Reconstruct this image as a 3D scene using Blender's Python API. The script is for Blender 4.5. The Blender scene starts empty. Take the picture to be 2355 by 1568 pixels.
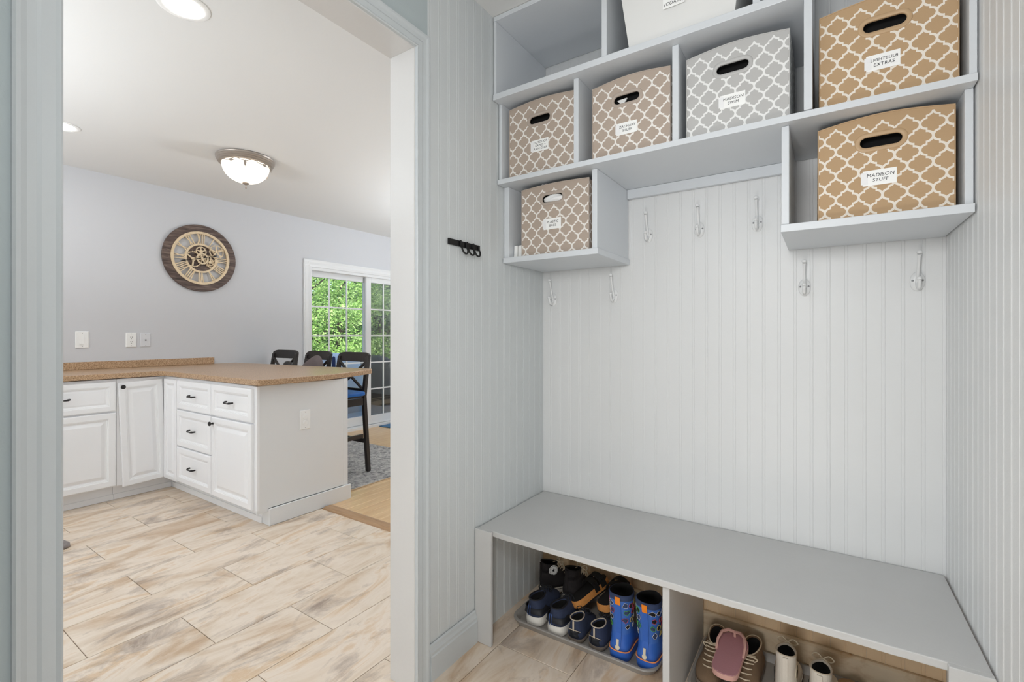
import bpy, math, random
from mathutils import Vector, Matrix
R = math.radians
random.seed(7)
SC = bpy.context.scene
COL = SC.collection

# ------------------------------------------------------------------ camera, world, lights, exposure
cam_d = bpy.data.cameras.new('camera'); cam = bpy.data.objects.new('camera', cam_d); COL.objects.link(cam)
cam.location = (0, 0, 1.20); cam.rotation_euler = (R(90), 0, R(33.7))
cam_d.sensor_width = 36; cam_d.lens = 1079.8 / 2355 * 36; cam_d.shift_y = (770.65 - 784) / 2355
cam_d.clip_start = .02
SC.camera = cam
vs = SC.view_settings
vs.view_transform = 'Standard'; vs.look = 'None'; vs.gamma = 1; vs.use_curve_mapping = False; vs.exposure = 0.0
SC.cycles.use_denoising = True
SC.cycles.max_bounces = 10; SC.cycles.diffuse_bounces = 6; SC.cycles.transparent_max_bounces = 24
W = bpy.data.worlds.new('world'); SC.world = W; W.use_nodes = True
wn = W.node_tree.nodes; bg = wn['Background']; sky = wn.new('ShaderNodeTexSky')
sky.sky_type = 'NISHITA'; sky.sun_disc = False; sky.sun_elevation = R(50); sky.sun_rotation = R(120)
W.node_tree.links.new(sky.outputs[0], bg.inputs[0]); bg.inputs[1].default_value = 0.38

def light(name, kind, loc, energy, color=(1, 1, 1), size=.5, size_y=None, rot=(0, 0, 0), shape=None):
    d = bpy.data.lights.new(name, kind); d.energy = energy; d.color = color
    if kind == 'AREA':
        d.shape = shape or ('RECTANGLE' if size_y else 'SQUARE'); d.size = size
        if size_y: d.size_y = size_y
    elif kind == 'SUN': d.angle = R(1)
    else: d.shadow_soft_size = size
    o = bpy.data.objects.new(name, d); o.location = loc; o.rotation_euler = rot; COL.objects.link(o)
    return o
light('sun', 'SUN', (0, 0, 6), 6.0, (1, .95, .86), rot=(R(28), R(38), R(20)))
# mudroom: the photographer's soft flash beside the camera, the ceiling lamp behind, and two added fill lights
light('mudroom_soft_flash', 'AREA', (-.18, .03, 1.62), 10.5, (1, 1, 1), .28, rot=(R(92), 0, R(3)))
light('mudroom_low_fill', 'AREA', (-.18, .03, .46), 6.2, (1, .99, .97), .28, rot=(R(94), 0, R(3)))  # added low fill that brightens the shoes and wall under the bench
light('mudroom_ceiling_fill', 'AREA', (-.10, -.95, 1.75), 10, (.98, .99, 1), .5, rot=(R(180), 0, 0))  # added fill aimed up at the ceiling for general ambient light
light('mudroom_ceiling_lamp', 'AREA', (-.10, -.50, 2.49), 2, (1, .98, .95), .35, shape='DISK')
# kitchen: added fill lights, one from the side, two aimed at the ceiling
light('kitchen_side_fill', 'AREA', (-3.4, -1.9, 1.5), 16, (.90, .95, 1), 2.4, 1.6, rot=(R(90), 0, 0))  # added side light in place of daylight; no window stands here
light('kitchen_ceiling_fill', 'AREA', (-3.2, -.8, 1.4), 66, (.89, .945, 1), .8, rot=(R(180), 0, 0))  # added up-facing fill to lift the kitchen ceiling
light('dining_ceiling_fill', 'AREA', (-2.4, 4.4, 1.3), 88, (.88, .94, 1), .8, rot=(R(180), 0, 0))  # added fill under the far ceiling, not a real fixture

# ------------------------------------------------------------------ helpers
def srgb(r, g=None, b=None):
    if g is None: g = b = r
    f = lambda c: ((c / 255 + .055) / 1.055) ** 2.4 if c > 10 else c / 255 / 12.92
    return (f(r), f(g), f(b), 1)

class X:                                  # tiny expression builder for shader math
    def __init__(s, t, sock): s.t, s.s = t, sock
    def op(s, o, b=None):
        n = s.t.nodes.new('ShaderNodeMath'); n.operation = o
        s.t.links.new(s.s, n.inputs[0])
        if b is not None:
            if isinstance(b, X): s.t.links.new(b.s, n.inputs[1])
            else: n.inputs[1].default_value = b
        return X(s.t, n.outputs[0])
    def __add__(s, b): return s.op('ADD', b)
    def __sub__(s, b): return s.op('SUBTRACT', b)
    def __mul__(s, b): return s.op('MULTIPLY', b)
    def __lt__(s, b): return s.op('LESS_THAN', b)
    def __gt__(s, b): return s.op('GREATER_THAN', b)
    def max(s, b): return s.op('MAXIMUM', b)
    def abs(s): return s.op('ABSOLUTE')
    def fr(s): return s.op('FRACT')
    def pow(s, b): return s.op('POWER', b)

def mat(name, col, rough=.5, metal=0, var=0, vscale=8, bump=0, bscale=60, spec=None, stretch=None, trans=0, coat=0):
    m = bpy.data.materials.new(name); m.use_nodes = True
    nt = m.node_tree; p = nt.nodes['Principled BSDF']
    p.inputs['Base Color'].default_value = col; p.inputs['Roughness'].default_value = rough
    p.inputs['Metallic'].default_value = metal
    if spec is not None: p.inputs['Specular IOR Level'].default_value = spec
    if coat: p.inputs['Coat Weight'].default_value = coat
    if var or bump:
        tc = nt.nodes.new('ShaderNodeTexCoord'); mp = nt.nodes.new('ShaderNodeMapping')
        nt.links.new(tc.outputs['Object'], mp.inputs[0])
        if stretch: mp.inputs['Scale'].default_value = stretch
    if var:
        nz = nt.nodes.new('ShaderNodeTexNoise'); nz.inputs['Scale'].default_value = vscale; nz.inputs['Detail'].default_value = 5
        nt.links.new(mp.outputs[0], nz.inputs[0])
        mx = nt.nodes.new('ShaderNodeMix'); mx.data_type = 'RGBA'
        mx.inputs[6].default_value = tuple(c * (1 - var) for c in col[:3]) + (1,)
        mx.inputs[7].default_value = tuple(min(1, c * (1 + var)) for c in col[:3]) + (1,)
        nt.links.new(nz.outputs[0], mx.inputs[0]); nt.links.new(mx.outputs[2], p.inputs['Base Color'])
    if bump:
        nb = nt.nodes.new('ShaderNodeTexNoise'); nb.inputs['Scale'].default_value = bscale; nb.inputs['Detail'].default_value = 3
        nt.links.new(mp.outputs[0], nb.inputs[0])
        b = nt.nodes.new('ShaderNodeBump'); b.inputs['Strength'].default_value = bump; b.inputs['Distance'].default_value = .002
        nt.links.new(nb.outputs[0], b.inputs['Height']); nt.links.new(b.outputs[0], p.inputs['Normal'])
    return m

def ramp_mat(name, stops, scale, stretch, rough=.4, bump=.1, rnd=True, detail=8, dist=.6, veins=None):
    m = bpy.data.materials.new(name); m.use_nodes = True
    nt = m.node_tree; L = nt.links; p = nt.nodes['Principled BSDF']; p.inputs['Roughness'].default_value = rough
    tc = nt.nodes.new('ShaderNodeTexCoord'); mp = nt.nodes.new('ShaderNodeMapping'); mp.inputs['Scale'].default_value = stretch
    src = tc.outputs['Object']
    if rnd:
        oi = nt.nodes.new('ShaderNodeObjectInfo'); ml = nt.nodes.new('ShaderNodeVectorMath'); ml.operation = 'SCALE'
        cb = nt.nodes.new('ShaderNodeCombineXYZ')
        for k, f in enumerate((37.0, 91.0, 53.0)):
            mm = nt.nodes.new('ShaderNodeMath'); mm.operation = 'MULTIPLY'; mm.inputs[1].default_value = f
            L.new(oi.outputs['Random'], mm.inputs[0]); L.new(mm.outputs[0], cb.inputs[k])
        ad = nt.nodes.new('ShaderNodeVectorMath'); ad.operation = 'ADD'
        L.new(src, ad.inputs[0]); L.new(cb.outputs[0], ad.inputs[1]); src = ad.outputs[0]
    L.new(src, mp.inputs[0])
    nz = nt.nodes.new('ShaderNodeTexNoise'); nz.inputs['Scale'].default_value = scale; nz.inputs['Detail'].default_value = detail
    nz.inputs['Distortion'].default_value = dist; nz.inputs['Roughness'].default_value = .62
    L.new(mp.outputs[0], nz.inputs[0])
    cr = nt.nodes.new('ShaderNodeValToRGB'); e = cr.color_ramp.elements
    while len(e) < len(stops): e.new(.5)
    for el, (pos, c) in zip(e, stops): el.position = pos; el.color = c
    L.new(nz.outputs[0], cr.inputs[0]); out = cr.outputs[0]
    if veins:                                   # a second layer: grey clouds and thin veins
        vc, vs_, vst, lo, hi = veins
        m2 = nt.nodes.new('ShaderNodeMapping'); m2.inputs['Scale'].default_value = vst; L.new(src, m2.inputs[0])
        n2 = nt.nodes.new('ShaderNodeTexNoise'); n2.inputs['Scale'].default_value = vs_; n2.inputs['Detail'].default_value = 10
        n2.inputs['Roughness'].default_value = .7; n2.inputs['Distortion'].default_value = .8
        L.new(m2.outputs[0], n2.inputs[0])
        mr = nt.nodes.new('ShaderNodeMapRange'); mr.inputs[1].default_value = lo; mr.inputs[2].default_value = hi
        mr.inputs[4].default_value = .8; L.new(n2.outputs[0], mr.inputs[0])
        mx = nt.nodes.new('ShaderNodeMix'); mx.data_type = 'RGBA'; mx.inputs[7].default_value = vc
        L.new(mr.outputs[0], mx.inputs[0]); L.new(out, mx.inputs[6]); out = mx.outputs[2]
    L.new(out, p.inputs['Base Color'])
    if bump:
        b = nt.nodes.new('ShaderNodeBump'); b.inputs['Strength'].default_value = bump; b.inputs['Distance'].default_value = .002
        L.new(nz.outputs[0], b.inputs['Height']); L.new(b.outputs[0], p.inputs['Normal'])
    return m

def emit(name, col, s):
    m = bpy.data.materials.new(name); m.use_nodes = True; p = m.node_tree.nodes['Principled BSDF']
    p.inputs['Base Color'].default_value = col; p.inputs['Emission Color'].default_value = col
    p.inputs['Emission Strength'].default_value = s; return m

def trellis(name, base, line):
    m = bpy.data.materials.new(name); m.use_nodes = True; nt = m.node_tree; p = nt.nodes['Principled BSDF']
    p.inputs['Roughness'].default_value = .75
    uv = nt.nodes.new('ShaderNodeUVMap'); uv.uv_map = 'uv'; sp = nt.nodes.new('ShaderNodeSeparateXYZ'); nt.links.new(uv.outputs[0], sp.inputs[0])
    u, v = X(nt, sp.outputs[0]), X(nt, sp.outputs[1]); w, h = .0537, .0705
    def cell(o): return (((u * (1 / w) + o).fr() - .5).abs() * w, ((v * (1 / h) + o).fr() - .5).abs() * h)
    def shape(px, py, e):
        el = lambda x0, y0, rx, ry: (((px - x0) * (1 / rx)).pow(2) + ((py - y0) * (1 / ry)).pow(2))
        lobe = (el(.0116, 0, .0124 + e, .0117 + e) < 1) * (px > .0110)
        rect = (px < .0116 + e * .7) * (py < .0180)
        og = (px < .0116 + e * .7) * (py < .0335) * (el(.01525, .03525, .0185 - e * 1.15, .0172 - e) > 1)
        return lobe.max(rect).max(og)
    a = cell(.5); b = cell(1.0)
    A = shape(a[0], a[1], 0); B = shape(b[0], b[1], 0); D = shape(a[0], a[1], .0048)
    up = v > 0                                   # above the last row of printed cells the fabric is plain
    fill_low = A.max(B)
    fill_up = A.max(D * -1 + 1).max(v > .0345)
    f = (up * fill_up).max((up * -1 + 1) * fill_low)
    nz = nt.nodes.new('ShaderNodeTexNoise'); nz.inputs['Scale'].default_value = 900
    mx = nt.nodes.new('ShaderNodeMix'); mx.data_type = 'RGBA'; mx.inputs[6].default_value = line; mx.inputs[7].default_value = base
    nt.links.new(f.s, mx.inputs[0]); nt.links.new(mx.outputs[2], p.inputs['Base Color'])
    bp = nt.nodes.new('ShaderNodeBump'); bp.inputs['Strength'].default_value = .12; bp.inputs['Distance'].default_value = .001
    nt.links.new(nz.outputs[0], bp.inputs['Height']); nt.links.new(bp.outputs[0], p.inputs['Normal'])
    return m

ORG = {}
def link(o, parent=None):
    COL.objects.link(o)
    if parent is not None: o.parent = parent; ORG[o.name] = ORG.get(parent.name, Vector())
    return o
def tag(o, label=None, cat=None, group=None, kind=None):
    for k, val in (('label', label), ('category', cat), ('group', group), ('kind', kind)):
        if val: o[k] = val
    return o
def thing(name, label, cat, loc=(0, 0, 0), rotz=0, group=None, world=False):
    o = bpy.data.objects.new(name, None); o.empty_display_size = .05
    o.location = loc; o.rotation_euler = (0, 0, rotz); COL.objects.link(o)
    ORG[o.name] = Vector(loc) if world else Vector()
    return tag(o, label, cat, group)

class MB:
    def __init__(s, f=None): s.v, s.f, s.m, s.fn, s.mi = [], [], [], f, 0
    def add(s, vs_, fs):
        n = len(s.v)
        s.v += [s.fn(*p) if s.fn else Vector(p) for p in vs_]
        s.f += [tuple(i + n for i in q) for q in fs]; s.m += [s.mi] * len(fs); return s
    def box(s, x0, x1, y0, y1, z0, z1):
        return s.add([(x, y, z) for z in (z0, z1) for y in (y0, y1) for x in (x0, x1)],
                     [(0, 2, 3, 1), (4, 5, 7, 6), (0, 1, 5, 4), (2, 6, 7, 3), (0, 4, 6, 2), (1, 3, 7, 5)])
    def prism(s, poly, d0, d1, axis=2):
        n = len(poly)
        def pt(a, b, d): return (a, b, d) if axis == 2 else ((a, d, b) if axis == 1 else (d, a, b))
        return s.add([pt(a, b, d0) for a, b in poly] + [pt(a, b, d1) for a, b in poly],
                     [tuple(range(n - 1, -1, -1)), tuple(range(n, 2 * n))] + [(i, (i + 1) % n, n + (i + 1) % n, n + i) for i in range(n)])
    def loft(s, rings, cap0=True, cap1=True, closed=True):
        n = len(rings[0]); vs_ = [p for r in rings for p in r]; fs = []
        for k in range(len(rings) - 1):
            for i in range(n if closed else n - 1):
                j = (i + 1) % n; fs.append((k * n + i, k * n + j, (k + 1) * n + j, (k + 1) * n + i))
        if cap0: fs.append(tuple(range(n - 1, -1, -1)))
        if cap1: fs.append(tuple(range((len(rings) - 1) * n, len(rings) * n)))
        return s.add(vs_, fs)
    def tube(s, pts, r, seg=8, closed=False):
        P = [Vector(p) for p in pts]; n = len(P); rr = r if isinstance(r, (list, tuple)) else [r] * n; rings = []
        up = Vector((0, 0, 1))
        for i in range(n):
            a = P[(i - 1) % n] if (closed or i > 0) else P[i]; b = P[(i + 1) % n] if (closed or i < n - 1) else P[i]
            t = (b - a).normalized()
            ref = up if abs(t.dot(up)) < .95 else Vector((1, 0, 0))
            if i > 0: ref = last
            e1 = (ref - t * ref.dot(t)).normalized() if (ref - t * ref.dot(t)).length > 1e-6 else t.orthogonal().normalized()
            last = e1; e2 = t.cross(e1)
            rings.append([tuple(P[i] + (e1 * math.cos(q) + e2 * math.sin(q)) * rr[i]) for q in [2 * math.pi * k / seg for k in range(seg)]])
        if closed: rings.append(rings[0])
        return s.loft(rings, not closed, not closed)
    def lathe(s, prof, c=(0, 0, 0), seg=24, axis=2):
        rings = []
        for r, d in prof:
            ring = []
            for k in range(seg):
                q = 2 * math.pi * k / seg; a, b = r * math.cos(q), r * math.sin(q)
                ring.append((c[0] + a, c[1] + b, c[2] + d) if axis == 2 else ((c[0] + a, c[1] + d, c[2] + b) if axis == 1 else (c[0] + d, c[1] + a, c[2] + b)))
            rings.append(ring)
        return s.loft(rings)
    def disc(s, c, r, d0, d1, seg=16, axis=2): return s.lathe([(r, d0), (r, d1)], c, seg, axis)
    def build(s, name, m, parent=None, smooth=False, bevel=0, uv=None, seg=2):
        me = bpy.data.meshes.new(name)
        o = bpy.data.objects.new(name, me); link(o, parent)
        off = ORG.get(o.name, Vector())
        me.from_pydata([tuple(Vector(p) - off) for p in s.v], [], s.f)
        for mm in (m if isinstance(m, (list, tuple)) else [m]): me.materials.append(mm)
        for p, k in zip(me.polygons, s.m): p.material_index = k
        if uv:
            lay = me.uv_layers.new(name='uv')
            for p in me.polygons:
                for li in p.loop_indices: lay.data[li].uv = uv(me.vertices[me.loops[li].vertex_index].co, p.normal)
        me.validate(); me.update()
        import bmesh
        bm = bmesh.new(); bm.from_mesh(me); bmesh.ops.recalc_face_normals(bm, faces=bm.faces); bm.to_mesh(me); bm.free()
        if smooth:
            for p in me.polygons: p.use_smooth = True
            if smooth != 2:
                for e in me.edges: pass
                try: me.set_sharp_from_angle(angle=R(40))
                except Exception: pass
        if bevel:
            b = o.modifiers.new('bevel', 'BEVEL'); b.width = bevel; b.segments = seg; b.limit_method = 'ANGLE'; b.angle_limit = R(40)
            b.harden_normals = False
        return o
def struct(mb, name, m, parent=None, **k): return tag(mb.build(name, m, parent, **k), kind='structure')
def Bx(*a, f=None): return MB(f).box(*a)
def twin(mesh_obj, name, loc, parent):
    o = bpy.data.objects.new(name, mesh_obj.data); link(o, parent); o.location = Vector(loc); return o
def clone(root, loc, rotz, label=None, group=None):
    r = root.copy(); COL.objects.link(r); r.location = loc; r.rotation_euler = (0, 0, rotz)
    if label: r['label'] = label
    if group: r['group'] = group
    for ch in list(root.children):
        c = ch.copy(); COL.objects.link(c); c.parent = r
        for g in ch.children:
            d = g.copy(); COL.objects.link(d); d.parent = c
    return r
def text(name, s, size, loc, m, parent, rot=(R(90), 0, 0), shear=.12, align='CENTER', fit=0):
    c = bpy.data.curves.new(name, 'FONT'); c.body = s; c.size = size; c.align_x = align; c.shear = shear; c.extrude = .0001
    c.offset = 0; c.space_character = 1.08
    tmp = bpy.data.objects.new('letters', c); COL.objects.link(tmp)
    me = bpy.data.meshes.new_from_object(tmp.evaluated_get(bpy.context.evaluated_depsgraph_get()))
    xs_ = [v.co.x for v in me.vertices]
    if fit and xs_ and max(xs_) - min(xs_) > fit: me.transform(Matrix.Scale(fit / (max(xs_) - min(xs_)), 4))
    bpy.data.objects.remove(tmp); me.materials.clear(); me.materials.append(m)
    o = bpy.data.objects.new(name, me); link(o, parent)
    o.location = Vector(loc) - ORG.get(o.name, Vector()); o.rotation_euler = rot; return o

# ------------------------------------------------------------------ materials
M = {}
M['bead'] = mat('beadboard_paint', srgb(222, 223, 223), .42, var=.02, vscale=3, bump=.12, bscale=160)
M['white'] = mat('white_trim_paint', srgb(226, 227, 227), .35, bump=.10, bscale=120)
M['jamb'] = mat('semi_gloss_jamb_paint', srgb(208, 207, 205), .25, bump=.2, bscale=60)
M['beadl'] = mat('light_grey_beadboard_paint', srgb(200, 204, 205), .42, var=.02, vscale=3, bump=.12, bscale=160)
M['casing'] = mat('light_grey_casing_paint', srgb(192, 197, 199), .38, bump=.12, bscale=120)
M['greige'] = mat('grey_green_wall_paint', srgb(172, 182, 184), .6, bump=.15, bscale=200)
M['kwall'] = mat('pale_grey_wall_paint', srgb(204, 205, 208), .65, bump=.12, bscale=180)
M['ceil'] = mat('ceiling_paint', srgb(222, 222, 220), .8, bump=.1, bscale=90)
M['shelf'] = mat('grey_shelf_paint', srgb(210, 214, 218), .4, var=.02, vscale=4, bump=.12, bscale=130)
M['bench'] = mat('grey_bench_paint', srgb(196, 196, 195), .42, var=.05, vscale=5, bump=.25, bscale=90)
M['cream'] = ramp_mat('old_cream_paint', [(.0, srgb(226, 194, 150)), (.5, srgb(236, 208, 170)), (1, srgb(240, 218, 186))], 3, (1, 1, 1), .6, .1, False)
M['creamtrim'] = ramp_mat('scuffed_cream_trim', [(.27, srgb(168, 106, 56)), (.34, srgb(196, 168, 132)), (.5, srgb(222, 204, 176)), (1, srgb(226, 210, 186))], 4, (2, 1, 3), .6, .2, False)
M['grout'] = mat('grout', srgb(120, 102, 84), .9)
M['tile'] = ramp_mat('travertine_tile', [(.22, srgb(172, 142, 116)), (.36, srgb(198, 172, 144)), (.45, srgb(216, 199, 179)), (.54, srgb(226, 212, 196)), (.62, srgb(211, 184, 152)), (.72, srgb(229, 217, 203))], 1.5, (3.9, 1.15, 1), .42, .06, detail=15, dist=1.0,
                     veins=(srgb(136, 118, 106), 1.5, (3.8, 1.6, 1), .525, .70))
M['oak'] = ramp_mat('oak_floor_plank', [(.2, srgb(199, 160, 117)), (.5, srgb(216, 182, 139)), (.8, srgb(226, 198, 158))], 3, (14, .8, 1), .28, .03, detail=4)
M['oakdark'] = ramp_mat('oak_threshold', [(.2, srgb(140, 106, 76)), (.5, srgb(172, 138, 104)), (.8, srgb(188, 156, 122))], 4, (1.2, 16, 4), .45, .08, False)
M['cab'] = mat('white_cabinet_paint', srgb(238, 238, 239), .32)
M['counter'] = ramp_mat('brown_laminate', [(.30, srgb(118, 88, 62)), (.46, srgb(168, 136, 104)), (.6, srgb(194, 164, 132)), (.75, srgb(212, 188, 160))], 140, (1, 1, 1), .3, .02, False, detail=4, dist=0)
M['bronze'] = mat('dark_bronze', srgb(46, 44, 44), .4, .6)
M['black'] = mat('black_metal', srgb(24, 24, 25), .45, .3)
M['steel'] = mat('screw_steel', srgb(150, 150, 152), .3, .9)
M['dark'] = mat('dark_void', srgb(18, 18, 18), .9)
M['plate'] = mat('white_plastic_plate', srgb(240, 240, 238), .3)
M['plate2'] = mat('pale_grey_plate', srgb(214, 215, 218), .35)
M['clockwood'] = ramp_mat('clock_dark_wood', [(.3, srgb(50, 38, 34)), (.5, srgb(92, 75, 68)), (.72, srgb(140, 122, 110))], 5, (1, 1.0, 9), .6, .15, False)
M['gold'] = mat('antique_gold', srgb(222, 200, 166), .5, .1, var=.25, vscale=40, bump=.3, bscale=80)
M['pewter'] = mat('brushed_pewter', srgb(166, 156, 146), .4, .5)
M['glow'] = emit('lit_glass', (1, .93, .80, 1), 1.35)
M['lamp'] = emit('lit_diffuser', (1, .98, .95, 1), 80)
M['stool'] = mat('black_brown_wood', srgb(44, 39, 37), .4, bump=.1, bscale=50, stretch=(1, 1, .1))
M['jacket'] = mat('grey_cloth', srgb(104, 94, 94), .9, var=.1, vscale=30, bump=.4, bscale=120)
M['navycloth'] = mat('navy_cloth', srgb(28, 48, 92), .9, bump=.3, bscale=100)
M['blueseat'] = mat('blue_foam', srgb(16, 96, 178), .5)
M['mat'] = mat('blue_doormat_pile', srgb(70, 112, 150), .95, var=.4, vscale=60, bump=.8, bscale=90)
M['rug'] = ramp_mat('grey_rug_pile', [(.32, srgb(96, 94, 96)), (.5, srgb(164, 161, 158)), (.66, srgb(198, 194, 188))], 24, (1, 1, 1), .95, .8, False, detail=6, dist=1.2)
M['rugedge'] = mat('rug_binding', srgb(196, 172, 142), .9)
M['card'] = mat('white_card', srgb(244, 244, 242), .45)
M['ink'] = mat('black_ink', srgb(40, 40, 42), .7)
M['plasticbag'] = mat('white_plastic_film', srgb(236, 236, 236), .3, bump=.6, bscale=40)
M['bin_white'] = mat('white_bin_plastic', srgb(226, 226, 224), .35)
M['tan'] = trellis('tan_trellis_fabric', srgb(182, 152, 116), srgb(232, 224, 212))
M['taupe'] = trellis('taupe_trellis_fabric', srgb(176, 160, 146), srgb(234, 230, 224))
M['grey'] = trellis('grey_trellis_fabric', srgb(184, 183, 181), srgb(234, 234, 232))
M['tan_p'] = mat('tan_plastic', srgb(186, 156, 120), .45); M['taupe_p'] = mat('taupe_plastic', srgb(176, 162, 150), .45); M['grey_p'] = mat('grey_plastic', srgb(184, 183, 181), .45)
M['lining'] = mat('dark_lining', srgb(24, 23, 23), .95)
M['rubber'] = mat('grey_tray_rubber', srgb(154, 150, 145), .5, bump=.1, bscale=90)
def glass_mat():
    m = bpy.data.materials.new('window_glass'); m.use_nodes = True; nt = m.node_tree; nt.nodes.clear()
    o = nt.nodes.new('ShaderNodeOutputMaterial'); t = nt.nodes.new('ShaderNodeBsdfTransparent'); g = nt.nodes.new('ShaderNodeBsdfGlossy')
    g.inputs['Roughness'].default_value = .02; t.inputs[0].default_value = (.95, .97, .96, 1)
    fr = nt.nodes.new('ShaderNodeFresnel'); fr.inputs[0].default_value = 1.45; mx = nt.nodes.new('ShaderNodeMixShader')
    nt.links.new(fr.outputs[0], mx.inputs[0]); nt.links.new(t.outputs[0], mx.inputs[1]); nt.links.new(g.outputs[0], mx.inputs[2])
    nt.links.new(mx.outputs[0], o.inputs[0]); return m
M['glass'] = glass_mat()

# ------------------------------------------------------------------ floor
ZC = 2.52
XL, XR, YB = -1.15, .32, 2.0            # mudroom walls
XK = -4.9                                # kitchen back wall
floor = struct(Bx(XK - .2, .5, -2.2, 6.6, -.06, -.0025), 'floor', M['grout'])
def tile_mesh(w, l, t=.008, c=.0012):
    def rg(i, z): return [(-w / 2 + i, -l / 2 + i, z), (w / 2 - i, -l / 2 + i, z), (w / 2 - i, l / 2 - i, z), (-w / 2 + i, l / 2 - i, z)]
    return MB().loft([rg(0, -t), rg(0, -c), rg(c, 0)], cap0=False)
def cuttile(x0, x1, y0, y1, z=0, name='tile', m='tile', g=.0012):
    w, l = x1 - x0 - 2 * g, y1 - y0 - 2 * g
    if w < .01 or l < .01: return
    key = (round(w, 4), round(l, 4), m)
    if key in CT: o = twin(CT[key], name, ((x0 + x1) / 2, (y0 + y1) / 2, z), floor)
    else:
        o = tile_mesh(w, l).build(name, M[m], floor); o.location = ((x0 + x1) / 2, (y0 + y1) / 2, z); CT[key] = o
    return o
CT = {}
TW, TL = .307, .611
def in_pieces(x0, x1, y0, y1):
    """clip a tile against the doorway wall and the wooden floor"""
    y1 = min(y1, 1.975 if x0 < -1.3 else 2.0)
    if y1 <= y0: return
    cuttile(max(x0, XK), min(x1, XR), y0, y1)
for k in range(-11, 7):
    x0 = -1.668 + TW * k
    ph = .577 if k % 2 else .882
    if x0 > XR: continue
    for j in range(-3, 3):
        y0 = ph + TL * j
        if y0 > 2.0 or y0 + TL < -.9: continue
        if x0 > -1.1 and y0 + TL < .2: continue
        in_pieces(x0, x0 + TW, y0, y0 + TL)
PW = .083
for k in range(44):
    x0 = XK + k * PW
    if x0 > -1.35: break
    y = 2.03 + (-1.1 * random.random())
    while y < 5.2:
        l = 1.1 + random.random() * .5
        if y + l > 2.03: cuttile(x0, min(x0 + PW, -1.28), max(y, 2.03), round(y + l, 3), 0.002, 'floorboard', 'oak', .0006)
        y += round(l, 3)
struct(MB().prism([(1.968, -.002), (1.972, .007), (1.99, .0125), (2.03, .0125), (2.048, .008), (2.05, -.002)], -2.885, -1.272, 0), 'trim_3', M['oakdark'])

# ------------------------------------------------------------------ mudroom and kitchen shell
DY0, DY1, DZ = .2565, 1.128, 2.165       # opening in the left wall
XK2 = XL - .110
J = .016
wl = MB(); wl.box(XK2, XL, -1.7, DY0 - J, 0, ZC); wl.box(XK2, XL, DY1 + J, 6.6, 0, ZC); wl.box(XK2, XL, DY0 - J, DY1 + J, DZ + J, ZC)
wall_left = struct(wl, 'wall_left', M['greige'])
wall_back = struct(Bx(XL, XR + .1, YB, YB + .1, 0, ZC), 'wall_back', M['bead'])
wall_right = struct(Bx(XR, XR + .1, -1.7, YB, 0, ZC), 'wall_right', M['bead'])
struct(Bx(XL, XR + .1, -1.8, -1.7, 0, ZC), 'wall_front', M['greige'])
ceiling = struct(Bx(XK - .2, XR + .2, -2.3, 6.7, ZC, ZC + .12), 'ceiling', M['ceil'])
# kitchen
kb = MB(); DK0, DK1, DKZ = 3.18, 5.05, 1.985
kb.box(XK - .16, XK, -2.1, DK0, 0, ZC); kb.box(XK - .16, XK, DK1, 6.6, 0, ZC); kb.box(XK - .16, XK, DK0, DK1, DKZ, ZC)
struct(kb, 'wall_kitchen', M['kwall'])
struct(Bx(XK, XK2, -2.15, -2.05, 0, ZC), 'wall_kitchen_side', M['kwall'])
struct(Bx(XK, XL, 6.5, 6.6, 0, ZC), 'wall_dining', M['kwall'])
struct(Bx(XK2 - .012, XK2, DY1 + .02, 6.5, 0, ZC), 'wall_kitchen_inner', M['kwall'])

# tongue-and-groove beadboard: one board per bead
BP = .0508
def board_profile(d=.0014):
    w = BP
    return [(.0, d * .35), (.0010, d), (w - .0105, d), (w - .0090, d * .35), (w - .0074, d * .9), (w - .0046, d * .97), (w - .0020, d * .85), (w - .0004, d * .35), (w - .0004, 0), (0, 0)]
def boards(wall, m, z0, z1, start, end, phase, place):
    src = None; n0 = math.floor((start - phase) / BP)
    pos = phase + n0 * BP
    while pos < end - .004:
        a = max(pos, start); b = min(pos + BP, end)
        if b - a > .006:
            if abs(b - a - BP) < 1e-5:
                if src is None:
                    src = MB(place).prism(board_profile(), z0, z1).build('plank', m, wall); o = src
                else: o = twin(src, 'plank', (0, 0, 0), wall)
                o.location = Vector(place(a, 0, 0)) - Vector(place(0, 0, 0))
            else:
                pr = [(min(max(x + pos, a), b), y) for x, y in board_profile()]
                MB(place).prism(pr, z0, z1).build('plank', m, wall)
        pos += BP
p_back = lambda a, d, z: Vector((a, YB - d, z))
p_left = lambda a, d, z: Vector((XL + d, a, z))
p_right = lambda a, d, z: Vector((XR - d, a, z))
boards(wall_back, M['bead'], .44, ZC, XL, XR, -.70 - BP + .004, p_back)
boards(wall_back, M['cream'], .0, .42, XL, XR, -.70 - BP + .004, p_back)
boards(wall_left, M['beadl'], 0, ZC, 1.194, YB, 1.2065, p_left)
boards(wall_right, M['bead'], 0, ZC, -.55, YB, 1.572 - .0445, p_right)

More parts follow.
